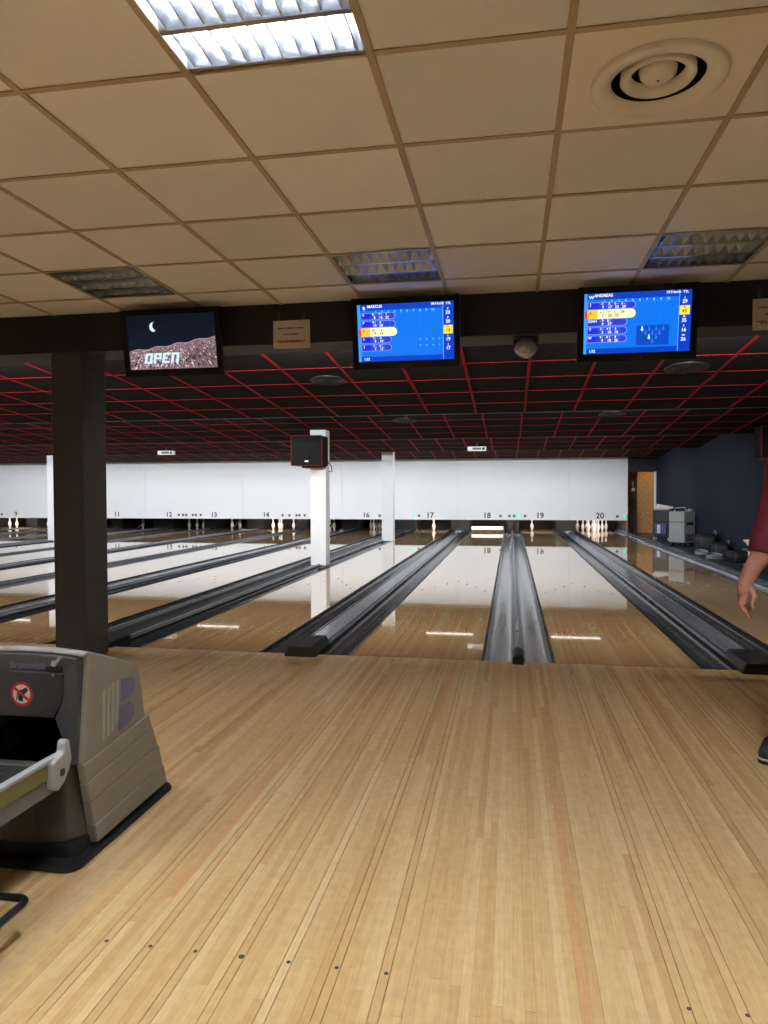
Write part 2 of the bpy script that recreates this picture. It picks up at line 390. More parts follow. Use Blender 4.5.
# ---- approach ceiling: pale tiles in a bar grid
GX, GY = -1.6297, 2.2036
I0, I1, J0, J1 = -6, 9, -6, 4
ceil = MB().box(XL, GX+.6*I0, YB, 5.0, CEIL, CEIL+.02).box(GX+.6*I0, XR, YB, GY+.6*J0, CEIL, CEIL+.02).box(XL, XR, YB, 5.0, CEIL+.2, CEIL+.24)
ceil = struct(ceil.build('ceiling', M['tile']), 'pale suspended ceiling of square tiles')
LIT = [(1, -1), (-2, -1), (4, -1), (1, -5), (-2, -5), (4, -5), (-5, -5), (-5, -1)]
OFF = [(1, 3), (-2, 3), (4, 3), (-5, 3), (7, 3), (7, -1)]
VENT = (3, 0)
tm = MB().box(0, .594, 0, .594, 0, .012).mesh('ceiling_tile', M['tile'])
tme = MB().box(0, .594, 0, .38, 0, .012).mesh('ceiling_tile', M['tile'])
for i in range(I0, I1+1):
    for j in range(J0, J1+1):
        if (i, j) in LIT or (i, j) in OFF or (i, j) == VENT: continue
        x = GX+.6*i
        if x+.6 > XR+.1: continue
        link('ceiling_tile', tme if j == J1 else tm, ceil, (x+.003, GY+.6*j+.003, CEIL+.004+random.uniform(0, .0015)))
for i in range(I0, I1+1):
    x = GX+.6*i
    if x < XR: MB().box(x-.012, x+.012, GY+.6*J0, 4.985, CEIL-.002, CEIL+.004).box(x-.0015, x+.0015, GY+.6*J0, 4.985, CEIL+.004, CEIL+.035).build('ceiling_bar', M['tbar'], ceil)
cbm = {}
for j in range(J0, J1+1):
    y = GY+.6*j; MB().box(GX+.6*I0, XR, y-.012, y+.012, CEIL-.001, CEIL+.0035).build('ceiling_bar', M['tbar'], ceil)

# ---- sloping dark ceiling over the lanes: four saw-tooth bays
SL = .09; ang = math.atan(SL); PER = 4.2; YE0 = 9.22; ZE = 2.284
LEN = PER/math.cos(ang); C0 = .165
dtm = MB().box(.012, .588, .012, .588, 0, .012).mesh('dark_tile', M['dtile'])
lims = [-8.6, -11.6, -15.0, -18.0]; BAY = []
def bay_z(y):
    for b in range(4):
        ye = YE0+PER*b
        if y <= ye: return ZE+SL*(ye-y)
    return ZE
for b in range(4):
    ye = YE0+PER*b; ys = ye-PER; zs = ZE+SL*PER
    if b == 0: ys0 = 5.33
    n0 = math.floor((lims[b]-C0)/.6); n1 = math.floor((XR-C0)/.6)
    y0l = 0 if b else (5.33-ys)/math.cos(ang)
    slab = MB().box(XL, XR, y0l, LEN-.004, .012, .05).box(XL, C0+.6*n0, y0l, LEN-.004, .002, .012)
    root = struct(slab.build('ceiling', M['dtile'], rot=(-ang, 0, 0), loc=(0, ys, zs)), 'dark sloping ceiling bay with red bars, number %d from the beam' % (b+1))
    BAY.append((root, ys))
    MB().box(XL, XR, LEN-.02, LEN, -.004, .44).build('fascia', M['black'], root)
    rows = 7
    for n in range(n0, n1+1):
        x = C0+.6*n
        MB().box(x-.014, x+.014, y0l, LEN-.01, -.004, .003).build('ceiling_bar', M['rbar'], root)
        if x+.6 > XR: continue
        for r in range(rows):
            yl = LEN-.01-.6*(r+1)
            if yl < y0l-.01: continue
            link('dark_tile', dtm, root, (x, yl, .003))
    for r in range(rows+1):
        yl = LEN-.01-.6*r
        if yl < y0l: continue
        MB().box(C0+.6*n0, XR, yl-.009, yl+.009, -.002, .003).build('ceiling_bar', M['rbar'], root)

# ================================================================== LANES
WORDS = dict(zip(range(7, 21), 'seven eight nine ten eleven twelve thirteen fourteen fifteen sixteen seventeen eighteen nineteen twenty'.split()))
LABS = {20: 'glossy wooden bowling lane ending at the full rack of pins under number 20', 19: 'glossy wooden bowling lane running to the single pin under number 19',
        18: 'glossy wooden bowling lane running to the lowered white sweep bar under number 18', 17: 'glossy wooden bowling lane under number 17, right of the white columns'}
for n, (x0, x1) in LANES.items():
    xc = (x0+x1)/2
    t = thing('bowling_lane', LABS.get(n, 'glossy wooden bowling lane %s, leading to the number %s' % ('left of the loudspeaker column' if n > 11 else 'at the far left', WORDS[n])), 'lane', (xc, YF, 0), group='bowling lanes')
    MB().box(-LW/2+.017, LW/2-.017, .003, 24.95-YF, -.05, 0).build('lane_bed', M['lane'], t)
    for s in (-1, 1):
        MB().box(*sorted((s*(LW/2-.017), s*(LW/2+.006))), .003, 24.95-YF, -.05, .0015).build('edge_strip', M['edge'], t)
    if n >= 15:
        for j in range(-3, 4):
            y = 4.85-.36*abs(j)/1.0*.9
            MB().prism([(j*5*BW-.014, y-.08), (j*5*BW+.014, y-.08), (j*5*BW, y+.08)], -.001, .0006, 'z').build('arrow', M['inlay'], t)
def gutter_prof(x0, x1):
    n = 9; pts = []
    for k in range(n+1):
        a = PI*k/n; pts.append(((x0+x1)/2-(x1-x0)/2*math.cos(a), -.012-.082*math.sin(a)))
    return [(x0, .0)]+pts+[(x1, .0)]
GW = .235; YG1 = 24.7
order = sorted(LANES)
for n in order[:-1]:
    xa, xb = LANES[n][1]+.006, LANES[n+1][0]-.006
    w_ = xb-xa; kind = 'narrow' if w_ < .6 else ('wide' if w_ < .8 else 'column')
    desc = {'narrow': 'pair of grey gutters with a slim ridge between lanes %s and %s', 'wide': 'pair of grey gutters with a broad flat cover between lanes %s and %s',
            'column': 'gutters with twin rails along the column row between lanes %s and %s'}[kind] % (WORDS[n], WORDS[n+1])
    t = thing('gutter_divider', desc, 'gutter', ((xa+xb)/2, YF, 0), group='gutters between the lanes')
    h = w_/2; ylen = YG1-YF
    for s in (-1, 1):
        a, b = (-h, -h+GW) if s < 0 else (h-GW, h)
        MB().sweep(gutter_prof(a, b), 0, ylen).build('gutter', M['gutter'] if kind == 'narrow' else M['gutter_dark'], t, smooth=True)
    c = h-GW
    if kind == 'narrow':
        MB().prism([(-c, -.09), (c, -.09), (c, .004), (c*.55, .03), (-c*.55, .03), (-c, .004)], .06, ylen, 'y').build('divider_ridge', M['divider'], t, bevel=.004)
        MB().prism([(-.044, -.06), (.044, -.06), (.044, .045), (.03, .072), (-.03, .072), (-.044, .045)], -.10, .17, 'y').build('end_cap', M['cap'], t, bevel=.014, seg=3)
    elif kind == 'wide':
        MB().prism([(-c, -.09), (c, -.09), (c, .012), (c-.018, .03), (-c+.018, .03), (-c, .012)], .05, ylen, 'y').build('divider_cover', M['divider'], t, bevel=.004)
        for s in (-1, 1):
            MB().box(s*(c-.022)-.006, s*(c-.022)+.006, .1, ylen, .028, .037).build('cover_rail', M['rail'], t)
        MB().prism([(-.12, -.06), (.12, -.06), (.13, .02), (.10, .085), (-.10, .085), (-.13, .02)], -.12, .34, 'y').build('end_cap', M['cap'], t, bevel=.012, seg=3)
        MB().ball((0, 17.0, .03), .11, 12, 8, (1, 1.8, .7)).build('ball_guide', M['rail'], t, smooth=True)
    else:
        MB().box(-c, c, .05, ylen, -.09, .004).build('divider_cover', M['edge'], t)
        for s in (-1, 1):
            MB().prism([(s*(c-.02)-.022, .003), (s*(c-.02)+.022, .003), (s*(c-.02)+.014, .035), (s*(c-.02)-.014, .035)], .25, ylen, 'y').build('divider_rail', M['divider'], t, bevel=.004)
        MB().box(-c-.02, c+.02, -.06, .26, -.06, .05).build('end_cap', M['cap'], t, bevel=.012, seg=3)
    # black kickback plates in the pit behind the masking panels
    MB().box(-h+.05, h-.05, YPIN-.1-YF, YEND-.05-YF, -.12, 1.05).build('kickback', M['pit'], t)
t = thing('gutter_divider', 'grey gutter and curb along the right side of lane 20', 'gutter', (3.18, YF, 0), group='gutters between the lanes')
MB().sweep(gutter_prof(0, GW), 0, YG1-YF).build('gutter', M['gutter'], t, smooth=True)
MB().prism([(GW, -.1), (GW+.085, -.1), (GW+.085, .035), (GW+.06, .055), (GW+.02, .055), (GW, .03)], 0, YG1-YF, 'y').build('curb', M['divider'], t, bevel=.004)
MB().box(GW-.002, GW+.006, 0, YG1-YF, .03, .06).build('curb_rail', M['rail'], t)
MB().box(GW+.03, GW+.1, YM+.3-YF, YEND-.05-YF, -.1, 1.05).build('kickback', M['black'], t)

# ---- white columns between lanes 16/17 and 11/12
cx = (LANES[16][1]+LANES[17][0])/2
def column(x, y, top, label, wd=.28, dp=.27):
    o = MB().box(-wd/2, wd/2, -dp/2, dp/2, 0, top-.004).build('column', M['whitecol'], loc=(x, y, .004), bevel=.006)
    tag(o, label, 'column', 'white columns standing between the lanes')
column(-3.33, 12.32, 2.38, 'white square column carrying the black loudspeaker')
column(-3.18, 18.62, 2.53, 'white square column right of the loudspeaker column, nearer the pins', .3)
column(-12.0, 17.35, 2.28, 'white square column partly hidden behind the black column')

# ---- masking panels above the pins, with numbers
NUMX = {9: -17.09, 10: -14.95, 11: -13.236, 12: -11.333, 13: -9.727, 14: -7.918, 15: -6.3, 16: -4.568, 17: -2.511, 18: -.731, 19: .879, 20: 2.655, 8: -18.9, 7: -20.9}
def gapc(n): return (LANES[n][1]+LANES[n+1][0])/2
spans = [((20,), gapc(19), 3.456)]+[((a, a+1), gapc(a-1) if a > 7 else XL, gapc(a+1)) for a in (18, 16, 14, 12, 10, 8)]
GREEN = {(18, 19): [.19], (16, 17): [-3.03], (20,): [3.33+.06]}
DOTS = {(18, 19): [-.315, -.045, .10, .43], (16, 17): [-4.12, -2.86], (20,): [3.16, 3.40], (14, 15): [-7.35, -7.12, -6.88, -6.78, -6.6], (12, 13): [-10.98, -10.83, -10.72, -10.48, -10.37, -10.2], (8, 9): [-17.95, -17.65]}
for ns, x0, x1 in spans:
    if x0 <= XL: x0 = XL+.05
    xc = (x0+x1)/2
    nm = ' and '.join(WORDS[k] for k in ns)
    t = thing('masking_panel', 'white masking panel printed with lane number%s %s above the pins' % ('s' if len(ns) > 1 else '', nm), 'panel', (xc, YM, .41), group='white masking panels')
    hw = (x1-x0)/2-.002
    MB().box(-hw, hw, 0, .03, 0, 1.72).build('sheet', M['white'], t)
    MB().box(-hw, hw, .012, .03, 1.72, 1.94).build('top_strip', M['white'], t)
    for k in ns:
        if k < 7: continue
        v, f = text_geo(str(k), .24 if k > 16 else .22)
        v = [(a+NUMX[k]-xc, -.003, b_+.13) for a, b_, c_ in v]
        MB().add(v, f).build('lane_number', M['ink'], t)
    for x in DOTS.get(ns, []):
        MB().lathe([(0, -.004), (.042, -.004), (.045, 0)], x-xc, 0, .12, 12, 'y').build('indicator', M['mark'], t)
    for x in GREEN.get(ns, []):
        MB().lathe([(0, -.005), (.04, -.005), (.044, 0)], x-xc, 0, .12, 14, 'y').build('indicator_light', M['green'], t)

# ---- bowling pins
prof = [(.0, 0), (.026, 0), (.030, .01), (.043, .05), (.056, .095), (.0605, .115), (.057, .15), (.045, .19), (.031, .225), (.0235, .255), (.0235, .27), (.0265, .30), (.031, .33), (.032, .345), (.029, .362), (.019, .375), (0, .381)]
pm = bpy.data.meshes.new('bowling_pin')
mbp = MB(); mbp.lathe(prof, seg=14); pme = mbp.mesh('bowling_pin', [M['pin'], M['pinred']], True)
for p in pme.polygons:
    if .235 < p.center.z < .25: p.material_index = 1
def pin(x, y, label, group): return tag(link('bowling_pin', pme, None, (x, y, .0005)), label, 'bowling pin', group)
tri = [(0, 0), (-.1525, .264), (.1525, .264), (-.305, .528), (0, .528), (.305, .528), (-.4575, .79), (-.1525, .79), (.1525, .79), (.4575, .79)]
c20 = sum(LANES[20])/2
TRI = ['front', 'second row left', 'second row right', 'third row left', 'third row middle', 'third row right', 'back row far left', 'back row inner left', 'back row inner right', 'back row far right']
for (dx, dy), nm in zip(tri, TRI): pin(c20+dx, YPIN+dy, 'white %s bowling pin in the full rack on lane twenty' % nm, 'pins racked on lane twenty')
pin(.69, YPIN+.528, 'lone white bowling pin standing on lane nineteen', 'pins left standing')
pin(-2.53, YPIN, 'lone white bowling pin standing on lane seventeen', 'pins left standing')
c16 = sum(LANES[16])/2
for k in (1, 2, 3, 4, 5, 7, 8): pin(c16+tri[k][0], YPIN+tri[k][1], 'shadowed white %s bowling pin on lane sixteen beside the white column' % TRI[k], 'pins on lane sixteen')
for x, nm in ((-6.0, 'left'), (-5.86, 'right')): pin(x-.15, YPIN+.264, 'shadowed white bowling pin on lane fifteen, the %s one of two' % nm, 'pins on lane fifteen')
for x, dy, nm in ((-8.12, .0, 'leftmost'), (-7.98, .264, 'second from the left'), (-7.82, .0, 'middle'), (-7.46, .264, 'second from the right'), (-7.39, .53, 'rightmost')): pin(x, YPIN+dy, 'brightly lit white bowling pin on lane fourteen, %s' % nm, 'pins on lane fourteen')
for x, nm in ((-9.75, 'left'), (-9.46, 'right')): pin(x+.02, YPIN+.264, 'grey shaded bowling pin on lane thirteen, the %s one of two' % nm, 'pins on lane thirteen')
for x, nm in ((-11.35, 'left'), (-11.05, 'middle'), (-10.8, 'right')): pin(x, YPIN+.264, 'grey shaded bowling pin on lane twelve, the %s one of three' % nm, 'pins on lane twelve')
pin(-13.15, YPIN+.264, 'single grey shaded bowling pin on lane eleven', 'pins left standing')
c8 = sum(LANES[8])/2
for x, nm in ((-18.5, 'left'), (-18.2, 'right')): pin(x, YPIN+.2, 'bright white bowling pin at the far left on lane eight, the %s one' % nm, 'pins on lane eight')
for x in (-16.9, ): pin(x, YPIN+.2, 'pale bowling pin on lane nine left of the hidden white column', 'pins left standing')
# lowered sweep bar on lane 18
c18 = sum(LANES[18])/2
t = thing('sweep_bar', 'white sweep bar lowered across the end of lane 18', 'sweep bar', (c18, YM+.55, 0))
MB().box(-.5, .5, -.02, .02, .07, .18).build('bar', M['pin'], t, bevel=.01)
for s in (-1, 1): MB().box(s*.515-.015, s*.515+.015, -.03, .35, .004, .16).build('arm', M['black'], t, bevel=.005)
# pinsetter arms in lanes seen at a slant
for n in (11, 13, 15):
    x = LANES[n][1]-.12
    t = tag(MB().tube([(x-.25, YPIN-.35, .035), (x+.1, YPIN-.3, .45)], .03, 8).build('pin_elevator_arm', M['silver']), 'slanting grey machine arm in the pit of lane %s' % WORDS[n], 'machine arm', 'machine arms in the pits')
# pin deck tubes
for n, (x0, x1) in LANES.items():
    st = 'white tube light above the pin deck of the lane marked %s' % WORDS[n]
    t = thing('pin_light', st, 'light', ((x0+x1)/2, YM+.35, .95), group='pin deck lights')
    MB().box(-.42, .42, -.04, .03, .03, .09).build('housing', M['enamel'], t)
    for s in (-1, 1): MB().box(s*.3-.006, s*.3+.006, -.006, .006, .09, 1.791).build('hanger', M['black'], t)
    lit = n in (20, 19, 18, 17, 14, 8, 9)
    MB().tube([(-.4, 0, 0), (.4, 0, 0)], .016, 8).build('tube', M['pintube'] if lit else M['tube_off'], t)
    for s in (-1, 1): MB().box(s*.41-.006, s*.41+.006, -.015, .015, -.02, .03).build('lamp_holder', M['enamel'], t)

# ---- wall-washer battens hung behind each ceiling step, plus an added fill row behind the beam, turned away from the bowlers
ROWN = ('black beam as added fill light', 'first ceiling step', 'second ceiling step', 'third ceiling step')
ORD = ('furthest right', 'second from the right', 'third from the right', 'fourth from the right', 'fifth from the right', 'sixth from the right', 'seventh from the right')
for b in range(4):
    for k in range(7):
        x = 1.6-3.15*k
        if (b == 0 and k > 4) or (b == 1 and k > 5): continue
        if b == 0: y, z, rx = 5.37, 2.41, 50
        else: y = YE0+PER*(b-1)+.78; z = 2.39 if b == 1 else 2.355; rx = 50
        t = thing('batten_light', 'white batten light hung behind the %s, %s' % (ROWN[b], ORD[k]), 'light', (x, y, z), group='battens over the lanes')
        zt = bay_z(y)-z-.006
        hs = MB().box(-.62, .62, -.03, .0, .0, .12)
        hs.box(-.62, .62, 0, .11, .119, .124).prism([(0, 0), (.11, .12), (0, .12)], -.62, -.602, 'x').prism([(0, 0), (.11, .12), (0, .12)], .602, .62, 'x')
        hs.build('housing', M['enamel'], t)
        for s in (-1, 1): MB().box(s*.5-.01, s*.5+.01, -.02, -.005, .12, max(zt, .13)).build('hanger', M['black'], t)
        a = math.radians(rx); c_, s_ = math.cos(a), math.sin(a)
        MB().add([(-.6, .004, .002), (.6, .004, .002), (.6, .108 if b else .012, .116), (-.6, .108 if b else .012, .116)], [(0, 1, 2, 3)]).build('diffuser', M['batten'] if b else M['beamfill'], t)
        if b > 1: MB().box(-.6, .6, -.034, -.03, -.006, .018).build('added_glow_strip', M['glow_strip'], t)  # glowing strip added so light bars show in the lane reflections

# ================================================================== CEILING FITTINGS
blade_m = MB().prism([(-.0025, .004), (.0025, .004), (.011, .05), (-.011, .05)], -.083, .083, 'y').mesh('louver_blade', M['alu'])
def fixture(i, j, lit, label, grp):
    t = thing('ceiling_light', label, 'ceiling light', (GX+.6*(i+.5), GY+.6*(j+.5), CEIL), group=grp)
    h = .297
    tray = MB().box(-h, h, -h, h, .105, .11).box(-h, -h+.006, -h, h, -.001, .105).box(h-.006, h, -h, h, -.001, .105).box(-h, h, -h, -h+.006, -.001, .105).box(-h, h, h-.006, h, -.001, .105)
    tray.build('tray', M['enamel'] if lit else M['alu'], t)  # whiter tray only in lit fittings: their brightness is put into the material
    for y in (-.194, 0, .194):
        MB().tube([(-.28, y, .075), (.28, y, .075)], .014, 8).build('tube', M['tube'] if lit else M['tube_off'], t)
    for y in (-.097, .097):
        MB().prism([(y-.010, .0), (y+.010, .0), (y+.03, .052), (y-.03, .052)], -.289, .289, 'x').build('reflector', M['alu'], t)
    for s in (-1, 1):
        MB().prism([(s*.288, .0), (s*.276, .0), (s*.262, .052), (s*.288, .052)], -.289, .289, 'x').build('reflector', M['alu'], t)
    for y in (-.19, 0, .19):
        for k in range(-4, 6):
            link('louver_blade', blade_m, t, ((k-.5)*.058, y, 0))
    return t
names_lit = {(1, -1): 'square louvered ceiling light switched on, at the top of the picture'}
for ij in LIT: fixture(*ij, True, names_lit.get(ij, 'square louvered ceiling light switched on outside the frame, %s, %s' % ({-5: 'far left', -2: 'left', 1: 'middle', 4: 'right'}[ij[0]], 'beside the camera' if ij[1] == -1 else 'behind the camera')), 'lit ceiling lights')
names_off = {(1, 3): 'unlit louvered ceiling light above the middle scoring monitor', (-2, 3): 'unlit louvered ceiling light above the left OPEN monitor', (4, 3): 'unlit louvered ceiling light above the right scoring monitor',
             (-5, 3): 'unlit louvered ceiling light left of the frame', (7, 3): 'unlit louvered ceiling light right of the frame beside the beam', (7, -1): 'unlit louvered ceiling light right of the frame near the camera'}
for ij in OFF: fixture(*ij, False, names_off[ij], 'unlit ceiling lights')
# round air diffuser in its own tile
t = thing('air_diffuser', 'round beige ceiling air diffuser with concentric rings', 'air vent', (GX+.6*(VENT[0]+.5), GY+.6*(VENT[1]+.5), CEIL))
pl = MB(); n = 32; r = .17
sq = []
for k in range(n):
    a = 2*PI*k/n; c, s = math.cos(a), math.sin(a); q = .297/max(abs(c), abs(s)); sq.append((q*c, q*s))
pl.add([(x, y, .0) for x, y in sq]+[(r*math.cos(2*PI*k/n), r*math.sin(2*PI*k/n), 0) for k in range(n)], [(k, (k+1) % n, n+(k+1) % n, n+k) for k in range(n)])
M['vent'] = mat('vent_enamel', (230, 224, 214), .5, var=.05, scale=6)
pl.build('plate', M['vent'], t)
MB().lathe([(.212, .002), (.212, -.014), (.204, -.020), (.152, -.008), (.147, .006)], seg=40).build('outer_ring', M['vent'], t, smooth=True)
MB().lathe([(.117, .03), (.119, .004), (.112, -.004), (.088, .008), (.084, .03)], seg=36).build('ring', M['vent'], t, smooth=True)
MB().lathe([(0, -.006), (.042, -.001), (.056, .012), (.06, .03), (.05, .04)], seg=30).build('cone', M['vent'], t, smooth=True)
MB().lathe([(0, .08), (.148, .08), (.148, .006)], seg=24).build('throat', M['grille'], t)
MB().lathe([(0, -.0075), (.004, -.0075), (.005, -.004)], seg=8).build('screw', M['black'], t)
# round black grilles in the dark bays
def bay_pt(x, y):
    return (x, y, bay_z(y)-.005)
for x, y, r, lab in ((-1.87, 7.27, .19, 'round black ceiling vent with silver ring left of the middle monitor'), (1.63, 7.2, .2, 'round black ceiling vent below the right scoring monitor'),
                     (-1.70, 11.55, .2, 'round black ceiling vent in the second bay left of centre'), (1.51, 11.35, .2, 'round black ceiling vent in the second bay right of centre')):
    t = thing('ceiling_vent', lab, 'air vent', bay_pt(x, y), (-ang, 0, 0), 'round vents in the dark ceiling')
    MB().lathe([(r, .002), (r, -.006), (r*.9, -.014), (r*.84, -.006)], seg=28).build('rim', M['grille'], t, smooth=True)
    MB().lathe([(0, -.001), (r*.84, -.001), (r*.84, -.006)], seg=24).build('bowl', M['grille'], t)
    for q in (.65, .42, .2): MB().lathe([(r*q, -.002), (r*q, -.012), (r*(q-.07), -.014), (r*(q-.09), -.002)], seg=24).build('ring', M['grille'], t, smooth=True)
# small white boxes hanging under the third bay
for x, lab in ((-8.36, 'small white sensor box under the dark ceiling at the left'), (-.765, 'small white sensor box under the dark ceiling above lane 18')):
    z = bay_z(16.5)
    t = thing('sensor_box', lab, 'sensor box', (x, 16.5, z-.17), group='white boxes under the ceiling')
    MB().box(-.21, .21, -.06, .06, 0, .1).build('housing', M['enamel'], t, bevel=.012)
    MB().box(-.02, .02, -.02, .02, .1, .168).build('stem', M['black'], t)
    MB().box(-.1, .1, -.063, -.06, .03, .075).build('label_plate', M['mark'], t)
    MB().box(.12, .18, -.064, -.06, .02, .08).build('window', M['silver'], t)
# clear dome under the beam
t = thing('dome_light', 'clear faceted dome fitting under the black beam', 'dome', (.10, 5.12, 2.36))
MB().lathe([(0, -.001), (.085, -.001), (.092, -.012), (.088, -.018)], seg=24).build('base_ring', M['silver'], t, smooth=True)
MB().lathe([(.088, -.012), (.0885, -.045), (.082, -.075), (.066, -.105), (.042, -.125), (.018, -.135), (0, -.136)], seg=14).build('dome_cover', M['dome'], t)
MB().ball((0, 0, -.064), .066, 12, 8, (1, 1, .9)).build('mirror_ball', M['facet'], t)

# ================================================================== MONITORS AND SIGNS
SW, SH = .655, .378
def monitor(x, label, art, wd=.735):
    t = thing('monitor', label, 'monitor', (x, 4.855, 2.375), (math.radians(10), 0, 0), 'monitors on the beam')
    W, H = wd/2, .235; sw = SW*wd/.735
    fr = MB()
    for a in ((-W, W, SH/2+.004, H), (-W, W, -H, -SH/2+.004), (-W, -sw/2, -SH/2+.004, SH/2+.004), (sw/2, W, -SH/2+.004, SH/2+.004)):
        fr.box(a[0], a[1], -.03, .0, a[2], a[3])
    fr.build('bezel', M['tv'], t)
    MB().box(-W+.01, W-.01, 0, .03, -H+.01, H-.01).build('back_cover', M['tv'], t, bevel=.01)
    MB().box(-.04, .04, -.032, -.03, -H+.012, -H+.024).build('badge', M['silver'], t)
    MB().box(-.09, .09, .03, .075, -.04, .12).build('wall_mount', M['black'], t)
    art(sw).build('screen', M['screen'], t, (0, -.016, .004))
    return t
BL, BD, BM, WH, PAL, YE = (14, 112, 226), (8, 62, 186), (18, 100, 214), (236, 244, 255), (46, 60, 196), (244, 236, 150)
def score_art(rows, act, name, total, clock, pins, speed, logo):
    def art(sw):
        F = Flat(); a, b = sw/2, SH/2
        F.rect(-a, a, -b, b, BL, 0)
        F.rect(-a, -a+.018, -b, b, (60, 150, 240), 1); F.rect(-a+.02, a, b-.038, b, BD, 1); F.rect(-a+.02, a, -b, -b+.034, BD, 1)
        for k in range(10): F.rect(-.18+.043*k, -.179+.043*k, -b+.034, b-.066, (10, 92, 206), 1)
        for k in range(5): F.rect(-a+.02, a-.075, -.11+.055*k, -.109+.055*k, (10, 92, 206), 1)
        F.text(logo, -a+.045, b-.024, .03, WH); F.text(name, -a+.12, b-.014, .026, WH)
        F.text(speed, a-.11, b-.012, .022, WH)
        for k in range(10): F.text(str(k+1), -.2+.043*k, b-.05, .022, (120, 220, 255))
        F.rect(a-.072, a, -b, b, BD, 2); F.rect(a-.074, a-.071, -b, b, (120, 180, 250), 3); F.text('TTL', a-.036, b-.014, .02, WH)
        zt = b-.075; dz = .052
        for k, (ini, fr, ln, tot) in enumerate(rows):
            z = zt-dz*k; on = k == act
            if on:
                F.pill(-a+.006, -a+.02+ln+.03, z-.03, z+.026, (250, 246, 190), 3); F.rect(-a+.006, -a+.02, z-.03, z+.026, (226, 40, 40), 4); F.rect(-a+.02, -a+.085, z-.03, z+.026, (250, 190, 60), 4)
            else:
                F.pill(-a+.022, -a+.02+ln, z-.024, z+.02, (150, 176, 250), 2); F.pill(-a+.024, -a+.017+ln, z-.022, z+.018, PAL, 3); F.rect(-a+.024, -a+.085, z-.022, z+.018, (30, 44, 210), 4)
            ink = (50, 40, 30) if on else WH
            F.text(ini, -a+.04 if len(ini) < 3 else -a+.055, z+.006, .022, ink, 5)
            for q, (u, l) in enumerate(fr):
                F.text(u, -.215+.043*q, z+.009, .02, ink, 6); F.text(l, -.21+.043*q, z-.012, .024, ink, 6)
                F.rect(-.192+.043*q, -.191+.043*q, z-.02, z+.016, (150, 150, 200), 5)
            zz = b-.06-.058*k
            if on: F.rect(a-.069, a-.008, zz-.034, zz+.022, (246, 216, 70), 4)
            F.text(ini[0], a-.04, zz+.012, .018, (120, 90, 20) if on else WH, 5); F.text(tot, a-.04, zz-.012, .03, (120, 90, 20) if on else WH, 5)
        F.text(clock, -a+.055, -b+.017, .024, WH)
        if pins:
            px0, pz0 = .0, -b+.045; F.rect(px0, px0+.2, pz0, pz0+.125, (6, 72, 190), 3)
            for r in range(4):
                for c in range(r+1):
                    cx_ = px0+.1+(c-r/2)*.043; cz_ = pz0+.02+r*.026; stand = (r, c) in pins
                    col = (210, 245, 255) if stand else (50, 120, 220)
                    F.disc(cx_, cz_, .0075, col, 4, sz=1.25); F.disc(cx_, cz_+.016, .0045, col, 4, sz=1.3); F.rect(cx_-.003, cx_+.003, cz_, cz_+.018, col, 4)
        else:
            for r in range(2):
                for c in range(4): F.disc(.1+.043*c, -.05-.04*r, .006, (90, 180, 250), 3)
        return F
    return art
r3 = [('J', [('-7', '7'), ('X', '17'), ('6 -', '23'), ('6 -', '29')], .30, '29'), ('A', [('6 1', '7'), ('9 /', '20'), ('5 -', '25'), ('(8)', '')], .27, '43'), ('DIAN', [('- 9', '9'), ('8 /', '27')], .25, '35'), ('T', [('3 -', '3'), ('4 3', '10'), ('6', '16')], .25, '16'), ('W', [('9 -', '9'), ('8 1', '18'), ('8', '26')], .25, '26')]
r2 = [('F', [('8 -', '8'), ('7 /', '15'), ('7', '22')], .24, '22'), ('P', [('9 /', '19'), ('X', '20'), ('', '')], .24, '20'), ('E', [('(8) 1', '9'), ('- 5', '14')], .22, '14'), ('L', [('9 -', '9'), ('X', '19')], .21, '19'), ('J', [('7 -', '7'), ('6 /', '17')], .21, '17')]
monitor(.79, 'blue scoring monitor with a pin diagram at the right of the beam', score_art(r3, 1, 'ANDREAS', '', '1:52', {(3, 0), (1, 0)}, '19.9 km/h', 'W'))
monitor(-.705, 'blue scoring monitor without pin diagram in the middle of the beam', score_art(r2, 2, 'MARCUS', '', '1:52', None, '18.4 km/h', 'B'))
